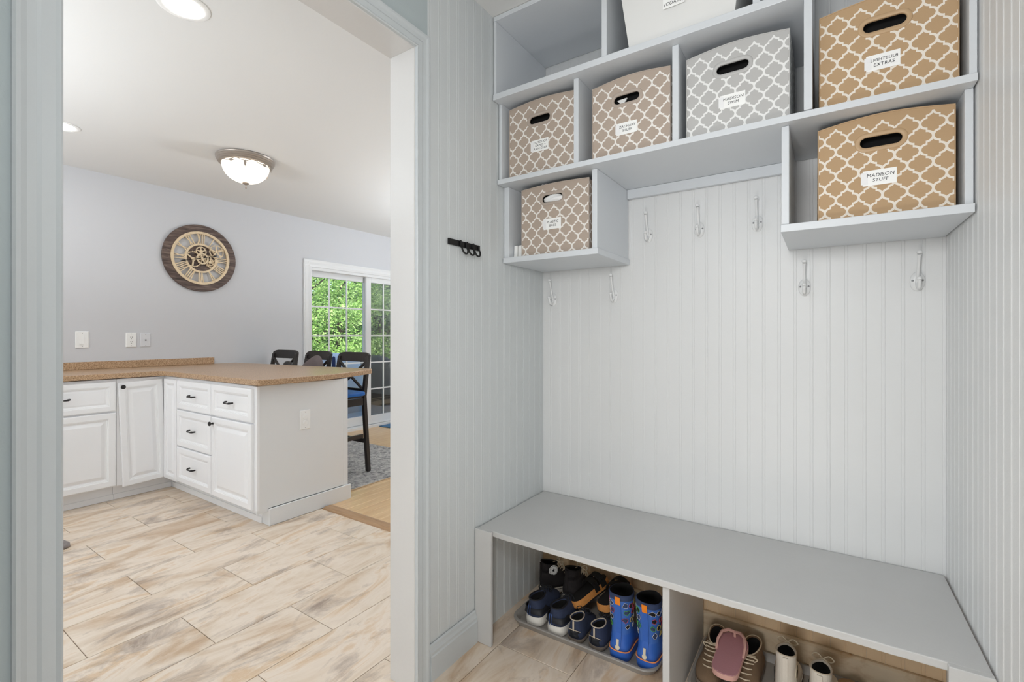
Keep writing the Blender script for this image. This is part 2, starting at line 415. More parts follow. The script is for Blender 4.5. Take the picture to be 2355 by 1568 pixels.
# casing of the opening (profiled boards) and its lining
CW = .066
def casing(w0, w1, sgn):                 # profile across the width, depth out of the wall
    f = [(.003, 0), (.003, .013), (.006, .016), (.012, .012), (.030, .012), (.036, .009), (.048, .010), (.056, .014), (.062, .015), (.066, .011), (.066, 0)]
    return [(w0 + sgn * a, d) for a, d in f]
CP = [(a, d) for a, d in casing(0, 0, 1)]
tr1 = struct(MB().loft([[(XL + d, DY1 + a, 0) for a, d in CP], [(XL + d, DY1 + a, DZ + a) for a, d in CP]]), 'trim_1', M['casing'])
MB().loft([[(XL + d, DY0 - a, 0) for a, d in CP], [(XL + d, DY0 - a, DZ + a) for a, d in CP]]).build('casing_board', M['casing'], tr1)
MB().loft([[(XL + d, DY0 - a, DZ + a) for a, d in CP], [(XL + d, DY1 + a, DZ + a) for a, d in CP]]).build('casing_head', M['casing'], tr1)
tr2 = struct(Bx(XK2 - .004, XL + .004, DY1, DY1 + J - .0005, 0, DZ + J - .0005), 'trim_2', M['jamb'], bevel=.0015)
Bx(XK2 - .004, XL + .004, DY0 - J + .0005, DY0, 0, DZ + J - .0005).build('jamb_board', M['jamb'], tr2, bevel=.0015)
Bx(XK2 - .004, XL + .004, DY0, DY1, DZ, DZ + J - .0005).build('jamb_head', M['jamb'], tr2, bevel=.0015)
def bb_prof(h, d): return [(0, 0), (d, 0), (d, h * .68), (d * .80, h * .72), (d * .80, h * .80), (d * .55, h * .88), (d * .45, h * .97), (d * .2, h), (0, h)]
struct(MB(lambda d, z, y: Vector((XL + .004 + d, y, z))).prism(bb_prof(.122, .016), DY1 + CW, 1.4525), 'baseboard_left', M['casing'])
bbk = struct(MB(lambda d, z, x: Vector((x, YB - .005 - d, z))).prism([(0, 0), (.012, 0), (.012, .078), (.017, .080), (.017, .096), (.010, .102), (0, .102)], XL + .005, XR - .005), 'baseboard_back', M['creamtrim'])
# kitchen baseboard bit right of the peninsula
struct(Bx(XK, XK + .014, 2.6, 3.09, 0, .09), 'baseboard_kitchen', M['white'])

# ------------------------------------------------------------------ sliding door
ds = struct(MB(lambda a, d, z: Vector((XK + d, a, z))).prism([(3.10, 0), (3.10, .018), (3.112, .02), (3.12, .014), (3.15, .014), (3.165, .018), (3.185, .012), (3.185, 0)], 0, 2.067), 'door_1', M['white'])
Bx(XK, XK + .018, 5.05, 5.13, 0, 2.067).build('casing_board', M['white'], ds)
MB(lambda a, d, y: Vector((XK + d, y, a))).prism([(1.985, 0), (1.985, .012), (2.01, .018), (2.035, .014), (2.055, .02), (2.067, .018), (2.067, 0)], 3.11, 5.12).build('casing_head', M['white'], ds)
fr = MB(); fr.box(XK - .15, XK - .0005, DK0 - .004, DK0 + .03, 0, DKZ + .004); fr.box(XK - .15, XK, DK1 - .03, DK1, 0, DKZ)
fr.box(XK - .15, XK - .0005, DK0 + .03, DK1 - .03, DKZ - .035, DKZ + .004); fr.box(XK - .15, XK + .01, DK0, DK1, 0, .035)
fr.build('door_frame', M['white'], ds, bevel=.002)
def sash(name, x, y0, y1, st, z0, z1, gz0, gz1, ny, nz):
    t = .035; s = MB()
    s.box(x - t / 2, x + t / 2, y0, y0 + st, z0, z1); s.box(x - t / 2, x + t / 2, y1 - st, y1, z0, z1)
    s.box(x - t / 2, x + t / 2, y0 + st, y1 - st, z0, gz0); s.box(x - t / 2, x + t / 2, y0 + st, y1 - st, gz1, z1)
    o = s.build(name, M['white'], ds, bevel=.002)
    g0, g1 = y0 + st, y1 - st
    for i in range(1, ny):
        y = g0 + (g1 - g0) * i / ny; Bx(x - .006, x + .006, y - .009, y + .009, gz0, gz1).build('muntin', M['white'], o)
    for i in range(1, nz):
        z = gz0 + (gz1 - gz0) * i / nz; Bx(x - .0055, x + .0055, g0, g1, z - .009, z + .009).build('muntin', M['white'], o)
    Bx(x - .003, x + .003, g0, g1, gz0, gz1).build('pane', M['glass'], o)
sash('sliding_sash', XK - .105, 3.19, 4.07, .06, .04, 1.965, .15, 1.885, 3, 5)
sash('sliding_sash', XK - .045, 4.00, 5.02, .075, .04, 1.965, .15, 1.885, 4, 5)

# ------------------------------------------------------------------ cubby shelf unit
su = thing('cubby_shelf', 'grey painted wall unit of open cubbies holding storage bins above the coat hooks', 'shelf', (-.4, 2.0, 1.51), world=True)
Yb = YB - .005
def brd(name, *a): return Bx(*a).build(name, M['shelf'], su, bevel=.0016)
e = .0006
zT, z1b, z1t, z2b, z2t, z3b, z3t = ZC - .002, 2.172, 2.196, 1.831, 1.851, 1.507, 1.530
xl, xr = XL + .005, XR - .005
brd('top_board', xl, xr, 1.578, Yb, zT - .018, zT)
brd('shelf_board', xl, -.052, 1.575, Yb, z1b, z1t)
brd('shelf_board', xl, xr, 1.605, Yb, z2b, z2t)
brd('shelf_board', xl, -.712, 1.648, Yb, z3b, z3t)
brd('shelf_board', -.112, xr, 1.632, Yb, z3b + .004, z3t + .004)
brd('side_panel', xl, -1.133, 1.58, Yb, z1t + e, zT - .0186)
brd('divider', -.668, -.648, 1.58, Yb, z1t + e, zT - .0186)
brd('divider', -.182, -.162, 1.58, Yb, z1t + e, zT - .0186)
brd('side_panel', xl, -1.130, 1.618, Yb, z2t + e, z1b - e)
brd('divider', -.794, -.774, 1.612, Yb, z2t + e, z1b - e)
brd('divider', -.428, -.407, 1.612, Yb, z2t + e, z1b - e)
brd('divider', -.0515, -.0305, 1.600, Yb, z2t + e, zT - .0186)
brd('side_panel', .300, xr, 1.612, Yb, z2t + e, zT - .0186)
brd('side_panel', xl, -1.119, 1.655, Yb, z3t + e, z2b - e)
brd('side_panel', -.738, -.717, 1.655, Yb, z3t + e, z2b - e)
brd('side_panel', -.110, -.090, 1.636, Yb, z3t + .004 + e, z2b - e)
brd('side_panel', .298, xr, 1.648, Yb, z3t + .004 + e, z2b - e)
brd('cleat', -.716, -.111, Yb - .02, Yb - .001, z2b - .04, z2b - e)

# ------------------------------------------------------------------ storage bins
def stadium(cx, cz, hw, hh, n):
    out = []
    for k in range(n):
        a = 2 * math.pi * k / n; c_, s_ = math.cos(a), math.sin(a)
        # ray from the centre to the stadium outline
        L = hw - hh; t = hh / abs(s_) if abs(s_) > 1e-6 else 1e9
        if abs(c_ * t) > L:
            b = -L * abs(c_); cc = L * L - hh * hh; t = -b + math.sqrt(max(b * b - cc, 0))
        out.append((cx + c_ * t, cz + s_ * t))
    return out
def rect_hit(cx, cz, x0, x1, z0, topf, a):
    c_, s_ = math.cos(a), math.sin(a); ts = []
    if c_ > 1e-9: ts.append((x1 - cx) / c_)
    if c_ < -1e-9: ts.append((x0 - cx) / c_)
    if s_ < -1e-9: ts.append((z0 - cz) / s_)
    if s_ > 1e-9: ts.append((topf(cx) - cz) / s_)
    t = min(ts); x, z = cx + c_ * t, cz + s_ * t
    if s_ > 0: z = min(z, topf(x))
    return (x, z)
def bin_(label, fab, x0, x1, y, z0, h, depth, arch, handle, card, lines, taper=.0, stuffing=None, size=None):
    w = x1 - x0; cx = (x0 + x1) / 2
    t = thing('storage_bin', label, 'storage bin', (cx, y, z0), group='trellis print storage bins in the cubbies')
    X0, X1 = -w / 2, w / 2
    topf = lambda x: h - arch * (1 - math.cos(math.pi * min(1, abs(x / (w / 2))) * .55)) * 1.0
    hx, hz, hw, hh = handle[0] - cx, handle[1] - z0, handle[2], handle[3]
    n = 96
    angs = sorted(set([2 * math.pi * k / n for k in range(n)] + [math.atan2(zz - hz, xx - hx) % (2 * math.pi) for xx, zz in ((X0, 0), (X1, 0), (X0, topf(X0)), (X1, topf(X1)))]))
    inn = []
    for a in angs:
        c_, s_ = math.cos(a), math.sin(a); L = hw - hh; tt = hh / abs(s_) if abs(s_) > 1e-6 else 1e9
        if abs(c_ * tt) > L: tt = L * abs(c_) + math.sqrt(max(L * L * c_ * c_ - L * L + hh * hh, 0))
        inn.append((hx + c_ * tt, hz + s_ * tt))
    out = [rect_hit(hx, hz, X0, X1, 0, topf, a) for a in angs]
    uvf = lambda co, nn: (((co.x if abs(nn.y) > .5 else co.y) + .0), co.z - (h - .052))
    th = .004
    P = lambda pts, yy: [(x, yy, z) for x, z in pts]
    MB().loft([P(inn, 0), P(out, 0), P(out, th), P(inn, th), P(inn, 0)], False, False).build('front_panel', M[fab], t, uv=uvf)
    b = MB(); g = .0005
    sides = [(X0, X0 + th), (X1 - th, X1)]
    for q, (a0, a1) in enumerate(sides):
        hs = topf(X0)
        sg = -1 if q == 0 else 1
        rings = []
        for i in range(7):
            k = i / 6; yy = th + g + (depth - th) * k; bul = sg * .004 * math.sin(math.pi * k)
            rings.append([(a0 + bul, yy, 0), (a1 + bul, yy, 0), (a1 + bul * .6, yy, hs - .004), (a0 + bul * .6, yy, hs - .004)])
        b.loft(rings)
    b.box(X0 + th, X1 - th, depth - th, depth, 0, topf(X0) - .01); b.box(X0 + th, X1 - th, th + g, depth - th, 0, .004)
    b.build('body', M[fab], t, uv=uvf)
    # bound edges
    e_ = MB(); e_.tube([(X0 + .001, -.0006, .001), (X0 + .001, -.0006, topf(X0))], .0016, 6); e_.tube([(X1 - .001, -.0006, .001), (X1 - .001, -.0006, topf(X1))], .0016, 6)
    e_.tube([(X0 + w * k / 12, .001, topf(X0 + w * k / 12)) for k in range(13)], .0026, 6)
    e_.build('binding', M[fab + '_p'], t, smooth=True)
    # moulded handle rim: rounded oval ring
    def st(dw, yy): return [(x, yy, z) for x, z in stadium(hx, hz, hw + dw, hh + dw, 48)]
    MB().loft([st(0, .006), st(-.001, .0), st(.0006, -.0022), st(.0095, -.0024), st(.0112, -.0012), st(.0118, .0)], False, False).build('handle_rim', M[fab + '_p'], t, smooth=2)
    Bx(X0 + .02, X1 - .02, .05, .054, hz - .12, hz + .058).build('hole_shade', M['lining'], t)  # black sheet stands in for the shade inside the bin
    if card:
        c = card; cw, ch = c[2], c[3]; kx, kz = c[0] - cx, c[1] - z0
        co = Bx(kx - cw / 2, kx + cw / 2, -.0012, -.0002, kz - ch / 2, kz + ch / 2).build('label_card', M['card'], t)
        sz = size or ch * .31; nl = len(lines)
        for i, s in enumerate(lines):
            text('lettering', s, sz * (1 if i == 0 else .92), (kx + .002, -.0016, kz + (nl / 2 - i - .80) * sz * 1.02), M['ink'], co, shear=.1, fit=cw * .80)
        MB().box(kx - cw / 2 - .004, kx - cw / 2 + .012, -.0016, -.0013, kz - ch * .4, kz + ch * .4).build('tape', M['plasticbag'], co)
    if stuffing:
        s = MB(); random.seed(5)
        if stuffing == 'bag':
            rb = random.Random(8); nu, nv = 22, 12; rings = []
            for i in range(nv + 1):              # a crumpled film bulging out of the handle hole
                q = math.pi * i / nv; rings.append([])
                for j in range(nu):
                    p = 2 * math.pi * j / nu; rr = 1 + .16 * math.sin(5 * p + 3 * q) * math.sin(q) + rb.uniform(-.06, .06)
                    rings[-1].append((hx + .002 + (hw - .004) * math.cos(q) * rr, .008 + .014 * math.sin(q) * math.sin(p) * rr, hz - .002 + (hh + .001) * math.sin(q) * math.cos(p) * rr))
            s.loft(rings)
            s.build('bag_film', M['plasticbag'], t, smooth=2); s = MB()
            s.loft([[(X0 + w * (.26 + .14 * k / 4) + dx, .012 + dy, h - .030 + dz + (.010 if 0 < k < 4 else 0) + .004 * (k % 2)) for dx, dy, dz in ((0, -.004, 0), (0, .03, 0), (0, .026, .022), (0, .002, .026))] for k in range(5)])
        s.build('bag_film', M['plasticbag'], t, smooth=2)
    return t
zs2 = z2t + .0008; zs3 = z3t + .0008
bin_('taupe trellis bin whose card lists outdoor games, in the cubby above the plastic bags bin', 'taupe', -1.104, -.803, 1.637, zs2, .302, .30, .010, (-.958, 2.073, .048, .0155), (-.956, 1.966, .078, .047), ['OUTDOOR', 'GAMES +', 'RAIN GEAR'], size=.0125)
bin_('taupe trellis bin with a white triangle showing in its dark handle hole', 'taupe', -.728, -.440, 1.637, zs2, .283, .30, .012, (-.596, 2.055, .048, .0155), (-.595, 1.947, .076, .043), ['ZACHARY', 'STUFF'])
bin_('light grey trellis bin in the cubby between the taupe bin and the upper tan bin', 'grey', -.388, -.088, 1.637, zs2, .283, .30, .012, (-.2465, 2.056, .048, .0155), (-.246, 1.950, .074, .043), ['MADISON', 'SWIM'])
bin_('tan trellis bin with a card reading lightbulb extras', 'tan', -.014, .286, 1.637, zs2, .283, .30, .012, (.1355, 2.055, .048, .0155), (.132, 1.953, .074, .043), ['LIGHTBULB', 'EXTRAS'])
bin_('tan trellis bin in the lower hanging cubby over the pair of hooks near the corner', 'tan', -.018, .285, 1.672, zs3 + .004, .288, .30, .014, (.130, 1.747, .048, .0155), (.127, 1.645, .076, .043), ['MADISON', 'STUFF'])
bin_('taupe trellis bin stuffed with white plastic bags above the hook on the corner side', 'taupe', -1.066, -.757, 1.672, zs3, .284, .30, .006, (-.919, 1.756, .048, .0155), (-.919, 1.652, .080, .044), ['PLASTIC', 'BAGS'], stuffing='bag')
# something pale and dark inside the second bin's handle hole
cl = thing('folded_cloth', 'white cloth corner seen inside the handle hole of the middle taupe bin', 'cloth', (-.62, 1.655, 2.035))
MB().prism([(-.018, .028), (.020, .030), (.003, .004)], .0, .006, 1).build('cloth_fold', M['card'], cl)
# white plastic tote at the top
tb = thing('plastic_tote', 'smooth white plastic tote with a paper card in the topmost cubby row', 'storage bin', (-.40, 1.60, z1t + .001))
def totering(z, k): return [(x, y, z) for x, y in [(-.172 - k, 0 - k * .4), (.165 + k, 0 - k * .4), (.165 + k, .34), (-.172 - k, .34)]]
MB().loft([totering(0, 0), totering(.25, .034), totering(.25, .030), totering(.01, -.004)], True, True).build('tub', M['bin_white'], tb, bevel=.008, seg=3)
MB().loft([totering(.25, .036), totering(.262, .04), totering(.262, .03), totering(.25, .03)], False, False).build('rim', M['bin_white'], tb)
co = MB().prism([(-.052, .092), (.018, .092), (.018, .14), (-.052, .14)], -.0125, -.0115, 1).build('label_card', M['card'], tb)
text('lettering', '(COATS)', .015, (-.017, -.0128, .100), M['ink'], co)

# two small white boards beside the lowest bin
for k, (x, rz) in enumerate(((-1.106, .05), (-1.084, .10))):
    b = thing('picture_block', ('white thin block standing at the outer side in the lowest cubby', 'white thin block leaning next to the plastic bags bin')[k], 'block', (x, 1.685, z3t + .001), group='white blocks in the lowest cubby')
    MB(lambda a, d, z, rz=rz: Vector((a + z * rz, d, z))).box(-.008, .008, 0, .09, 0, .052).build('board', M['card'], b, bevel=.001)
bk = thing('photo_frame', 'narrow black frame tucked between the white blocks and the taupe bin', 'frame', (-1.070, 1.69, z3t + .001))
Bx(-.003, .0025, 0, .09, 0, .05).build('frame_edge', M['black'], bk, bevel=.001)

# ------------------------------------------------------------------ coat hooks
def make_hook(label, loc):
    t = thing('coat_hook', label, 'coat hook', loc, group='white coat hooks on the beadboard')
    p = MB(); p.loft([[(.019 * k * math.cos(a), -d, .029 * k * math.sin(a) - (.004 if math.sin(a) < 0 else 0) * k) for a in [2 * math.pi * i / 24 for i in range(24)]] for k, d in ((1, 0), (1, .002), (.9, .0045), (.5, .0065), (.2, .0075))])
    p.build('back_plate', M['white'], t, smooth=True)
    u = [(0, -.006, -.006), (0, -.012, .008), (0, -.019, .026), (0, -.026, .046), (0, -.032, .062), (0, -.036, .074), (0, -.040, .081)]
    MB().tube(u, [.007, .0058, .0048, .0044, .0044, .0048, .0058], 10).lathe([(.001, -.004), (.0058, -.003), (.0075, 0), (.0078, .003), (.006, .0065), (.001, .0085)], (0, -.042, .086), 12).build('upper_prong', M['white'], t, smooth=True)
    l = [(0, -.005, -.004), (0, -.013, -.017), (0, -.024, -.0235), (0, -.035, -.021), (0, -.041, -.010), (0, -.043, .000)]
    MB().tube(l, [.0075, .0068, .006, .0055, .0052, .0055], 10).lathe([(.001, -.004), (.006, -.003), (.0075, .001), (.006, .006), (.001, .008)], (0, -.0435, .003), 12).build('lower_prong', M['white'], t, smooth=True)
    for sx in (-1, 1):
        MB().lathe([(.001, -.0085), (.0030, -.0075), (.0036, -.004)], (sx * .0125, 0, .001), 10, 1).build('screw', M['steel'], t, smooth=True)
    return t
hk = [(-1.091, 1.373, 'white double coat hook under the lowest taupe bin, next to the inner corner'),
      (-.784, 1.377, 'white double coat hook under the outer end of the lowest taupe cubby'),
      (-.630, 1.628, 'white coat hook of the high row right beside the lowest taupe cubby'),
      (-.422, 1.627, 'white coat hook in the middle of the high row of three'),
      (-.214, 1.625, 'white coat hook of the high row beside the hanging tan bin cubby'),
      (-.062, 1.374, 'white coat hook under the tan bin cubby, at its end away from the side wall'),
      (.249, 1.376, 'white coat hook under the tan bin cubby, close to the side wall')]
h0 = make_hook(hk[0][2], (hk[0][0], YB - .0028, hk[0][1]))
for x, z, lb in hk[1:]: clone(h0, (x, YB - .0028, z), 0, lb)

# key rack on the left wall
kr = thing('key_rack', 'small black metal key rack with three looped hooks on the beadboard', 'key rack', (XL + .005, 1.388, 1.542), world=True)
fk = lambda a, d, z: Vector((XL + .0045 + d, a, z))
MB(fk).box(1.294, 1.482, 0, .005, 1.533, 1.555).build('rail', M['black'], kr, bevel=.0015)
for k, yc in enumerate((1.376, 1.415, 1.452)):
    pts = [(yc - .017, .008, 1.556)] + [(yc - .017, .009, 1.536)] + [(yc - .017 * math.cos(a), .014 + .006 * math.sin(a), 1.528 - .021 * math.sin(a)) for a in [math.pi * i / 10 for i in range(11)]] + [(yc + .017, .009, 1.536), (yc + .017, .008, 1.552)]
    MB(fk).tube(pts, .0034, 8).build('hook', M['black'], kr, smooth=True)

# ------------------------------------------------------------------ bench
be = thing('storage_bench', 'grey painted built-in bench with open shoe bays below', 'bench', (-.4, 1.75, 0), world=True)
sb = MB(); n = 24; yb0 = Yb
top = [(-1.144, yb0), (-1.144, 1.4785)] ; xs = [-1.144 + (1.458) * k / n for k in range(n + 1)]
rnd = random.Random(3)
fr_ = [(x, 1.474 - .004 * (x > -1.07) + rnd.uniform(-.0012, .0012)) for x in xs]
sb.prism([(x, y) for x, y in fr_] + [(.314, yb0), (-1.144, yb0)], .4185, .440)
sb.build('seat', M['bench'], be, bevel=.003)
Bx(-1.1445, -1.068, 1.454, 1.469, .001, .4415).build('leg', M['bench'], be, bevel=.002)
Bx(-1.1445, -1.120, 1.4695, 1.52, .14, .418).build('cleat', M['bench'], be, bevel=.002)
Bx(.236, .3145, 1.452, 1.469, .001, .4405).build('leg', M['bench'], be, bevel=.002)
Bx(-.424, -.402, 1.484, 1.976, .001, .418).build('divider', M['bench'], be, bevel=.002)

# ------------------------------------------------------------------ boot trays
def rrect(x0, x1, y0, y1, r, z, n=6):
    out = []
    for cx, cy, a0 in ((x1 - r, y1 - r, 0), (x0 + r, y1 - r, 90), (x0 + r, y0 + r, 180), (x1 - r, y0 + r, 270)):
        for k in range(n + 1):
            a = R(a0 + 90 * k / n); out.append((cx + r * math.cos(a), cy + r * math.sin(a), z))
    return out
def tray(label, x0, x1, y0, y1, rz=0):
    cx, cy = (x0 + x1) / 2, (y0 + y1) / 2; w, l = (x1 - x0) / 2, (y1 - y0) / 2
    t = thing('boot_tray', label, 'boot tray', (cx, cy, .0006), rz, group='grey boot trays under the bench')
    rr = lambda i, z: rrect(-w + i, w - i, -l + i, l - i, .055 - i * .5, z)
    MB().loft([rr(.014, 0), rr(.004, .018), rr(.0, .024), rr(.002, .028), rr(.009, .0285), rr(.013, .024), rr(.024, .005), rr(.05, .004)]).build('pan', M['rubber'], t, smooth=True)
    rb = MB()
    for k in range(9):
        x = -w + .06 + (2 * w - .12) * k / 8; rb.box(x - .002, x + .002, -l + .05, l - .05, .0035, .0062)
    rb.build('ribs', M['rubber'], t)
    return t
tray('grey boot tray holding the blue boots and dark shoes', -1.096, -.488, 1.618, 1.972)
tray('grey boot tray holding the pink sandal and pale high tops', -.392, .225, 1.620, 1.972)
# ------------------------------------------------------------------ shoes
def lerp_tab(tab, t):
    for (a, va), (b, vb) in zip(tab, tab[1:]):
        if t <= b: 
            k = (t - a) / (b - a) if b > a else 0
            return va + (vb - va) * k
    return tab[-1][1]
OUT = [(0, 0), (.008, .30), (.03, .56), (.07, .74), (.14, .84), (.30, .84), (.5, .86), (.66, .96), (.76, 1.0), (.86, .90), (.93, .70), (.975, .42), (1, 0)]
OVAL = [(0, 0), (.03, .42), (.10, .74), (.25, .97), (.42, 1.0), (.6, .93), (.8, .68), (.93, .38), (1, 0)]
def fring(L, W, z, t0, t1, ws, tab=OUT, n=36, zt=0.0, sway=0.0):
    pts = []
    for i in range(n):
        a = 2 * math.pi * i / n; t = (1 - math.cos(a)) / 2
        x = lerp_tab(tab, t) * W / 2 * ws * (1 if math.sin(a) >= 0 else -1)
        if i == 0 or i == n // 2: x = 0
        pts.append((x + sway * t * t, L * (t0 + (t1 - t0) * t), z + zt * t))
    return pts
def lace_tube(par, pts, m, r=.0022, name='laces'):
    mb = MB()
    for p in pts:
        q = [Vector(a) for a in p]; sm = []
        for i in range(len(q) - 1):           # Catmull-Rom smoothing
            p0, p1, p2, p3 = q[max(i - 1, 0)], q[i], q[i + 1], q[min(i + 2, len(q) - 1)]
            for k in range(5):
                u = k / 5; sm.append(.5 * ((2 * p1) + (p2 - p0) * u + (2 * p0 - 5 * p1 + 4 * p2 - p3) * u * u + (3 * p1 - p0 - 3 * p2 + p3) * u ** 3))
        sm.append(q[-1]); mb.tube(sm, r, 6)
    return tag(mb.build(name, m, par, smooth=True), kind='stuff')
def shoe(name, label, loc, rz, L, W, upper, sole, hs, prof, collar_tab=OVAL, depth=.03, group=None, lace=None, sole_lip=0, pitch=0, cat='shoe'):
    """prof: list of (z, t0, t1, width factor, tilt) from the sole up to the collar"""
    t = thing(name, label, cat, loc, rz, group)
    if pitch: t.rotation_euler = (pitch, 0, rz)
    MB().loft([fring(L, W, .0008, .03, .97, .93), fring(L, W, .004, .0, 1.0, 1.0), fring(L, W, hs * .6, -.005, 1.0, 1.02), fring(L, W, hs, .005, .99, .985)]).build('sole', sole, t, smooth=True)
    k = len(prof); rings = []
    for i, (z, t0, t1, ws, zt) in enumerate(prof):
        tab = OUT if i < k * .4 else collar_tab
        rings.append(fring(L, W, z, t0, t1, ws, tab, zt=zt))
    z, t0, t1, ws, zt = prof[-1]
    rings.append(fring(L, W, z + .0015, t0 + .012, t1 - .012, ws * .90, collar_tab, zt=zt))
    rings.append(fring(L, W, z - .004, t0 + .02, t1 - .02, ws * .84, collar_tab, zt=zt))
    MB().loft(rings, True, False).build('upper', upper, t, smooth=2)
    MB().loft([fring(L, W, z - .004, t0 + .0205, t1 - .0205, ws * .838, collar_tab, zt=zt), fring(L, W, max(hs + .006, z - depth), t0 + .04, t1 - .02, ws * .8, collar_tab), ], False, True).build('lining', M['lining'], t, smooth=2)
    # ridge of the front, for laces
    if lace:
        mm, i0, i1, nl, w_ = lace; ridge = [(L * p[2], p[0] + p[4]) for p in prof]
        pts = []
        for q in range(nl):
            f = i0 + (i1 - i0) * q / (nl - 1); a = int(min(f, k - 2)); b = f - a
            y = ridge[a][0] + (ridge[a + 1][0] - ridge[a][0]) * b; zz = ridge[a][1] + (ridge[a + 1][1] - ridge[a][1]) * b
            s = 1 if q % 2 else -1
            pts.append([(-w_ * s, y - .016, zz - .002), (-w_ * .5 * s, y - .002, zz + .004), (0, y + .003, zz + .006), (w_ * .5 * s, y + .001, zz + .005), (w_ * s, y - .010, zz + .001)])
        lace_tube(t, pts, mm)
        y, zz = ridge[-1]
        lp = []
        for s in (-1, 1): lp.append([(0, y + .006, zz + .001), (s * .016, y + .018, zz + .008), (s * .030, y + .012, zz + .002), (s * .020, y + .014, zz - .008), (s * .006, y + .008, zz - .002)]); lp.append([(0, y + .008, zz), (s * .012, y + .026, zz - .016), (s * .022, y + .032, zz - .040)])
        lace_tube(t, lp, mm, .0019, 'lace_bow')
    return t
low = lambda h, hs: [(hs, .01, .985, .97, 0), (hs + .010, .0, .985, .99, 0), (hs + .022, .0, .95, .96, 0), (hs + .6 * (h - hs) * .62, .005, .86, .86, .004), (hs + (h - hs) * .58, .01, .75, .76, .006), (hs + (h - hs) * .76, .012, .63, .66, .006), (hs + (h - hs) * .90, .01, .54, .60, .002), (h, .005, .48, .57, -.006)]
hi = lambda h, hs: [(hs, .01, .985, .96, 0), (hs + .012, .0, .985, .97, 0), (hs + .024, .0, .93, .93, 0), (.055, .0, .82, .84, .002), (.068, .0, .70, .76, .006), (.082, .0, .60, .70, .008), (.098, .005, .53, .67, .006), (h * .72, .012, .485, .66, 0), (h * .88, .016, .475, .67, -.006), (h, .02, .47, .68, -.014)]
FL = .0068
M['navy'] = mat('navy_knit', srgb(48, 58, 84), .85, var=.2, vscale=60, bump=.3, bscale=200)
M['navyband'] = mat('navy_overlay', srgb(30, 32, 38), .6)
M['blueline'] = mat('blue_webbing', srgb(64, 92, 150), .7)
M['whitesole'] = mat('white_foam_sole', srgb(240, 236, 228), .6, var=.06, vscale=30, bump=.3, bscale=60)
M['taupesole'] = mat('taupe_rubber_sole', srgb(128, 116, 104), .7)
M['piping'] = mat('cream_piping', srgb(206, 192, 172), .7)
M['canvas'] = mat('black_canvas', srgb(36, 32, 33), .9, bump=.3, bscale=300)
M['offwhite'] = mat('off_white_canvas', srgb(222, 214, 202), .9, var=.06, vscale=20, bump=.3, bscale=250)
M['lace'] = mat('cream_lace', srgb(214, 200, 176), .9)
M['cork'] = mat('cork', srgb(204, 138, 72), .85, var=.3, vscale=220, bump=.4, bscale=250)
M['suede'] = mat('black_suede', srgb(22, 20, 20), .95)
M['bootblue'] = mat('blue_rubber', srgb(52, 102, 190), .45, var=.04, vscale=12)
M['bootneo'] = mat('blue_neoprene', srgb(62, 108, 188), .75)
M['cuff'] = mat('navy_cuff', srgb(50, 64, 98), .8)
M['orange'] = mat('orange_rubber', srgb(246, 140, 32), .5)
M['peach'] = mat('peach_rubber', srgb(240, 150, 90), .5)
M['emblem'] = mat('pale_emblem', srgb(222, 210, 186), .5)
M['pink'] = mat('mauve_foam', srgb(178, 128, 136), .8, var=.08, vscale=20, bump=.2, bscale=200)
M['pinkside'] = mat('pink_rubber', srgb(214, 168, 158), .6)
M['brown'] = mat('brown_nubuck', srgb(122, 100, 78), .9, var=.2, vscale=25, bump=.3, bscale=150)
M['darkbrown'] = mat('dark_brown_weave', srgb(58, 46, 36), .8, var=.3, vscale=120, bump=.8, bscale=150)
M['tanleather'] = mat('tan_leather', srgb(176, 146, 112), .7, var=.1, vscale=20)
def ringtube(par, name, L, W, z, t0, t1, ws, r, m, tab=OVAL, zt=0, n=36):
    return MB().tube(fring(L, W, z, t0, t1, ws, tab, n, zt), r, 6, True).build(name, m, par, smooth=True)
# adult navy sneakers, heels to the room
def navy(label, loc, rz):
    L, W, h, hs = .220, .096, .106, .038
    t = shoe('sneaker', label, loc, rz, L, W, M['navy'], M['whitesole'], hs, low(h, hs), group='navy sneakers in the boot tray', lace=(M['navyband'], 3.6, 6.5, 6, .017), depth=.045)
    ringtube(t, 'collar_trim', L, W, h + .001, .005, .48, .56, .0030, M['navyband'], zt=-.006)
    MB().loft([fring(L, W, hs + .012, -.008, .42, 1.02), fring(L, W, hs + .034, -.004, .36, .90, OVAL), fring(L, W, hs + .034, .0, .36, .8, OVAL)], False, False).build('heel_overlay', M['navyband'], t, smooth=2)
    for s in (-.017, -.008): MB().tube([(s, -.0035, hs + .003), (s, -.0055, hs + .02), (s * .9, -.002, h - .022)], .0016, 5).build('heel_stripe', M['blueline'], t)
    return t
navy('navy knit sneaker with thick white sole, first from the bench post', (-1.000, 1.648, FL), R(3))
navy('navy knit sneaker with thick white sole, beside the beige-piped shoes', (-.898, 1.643, FL), R(-2))
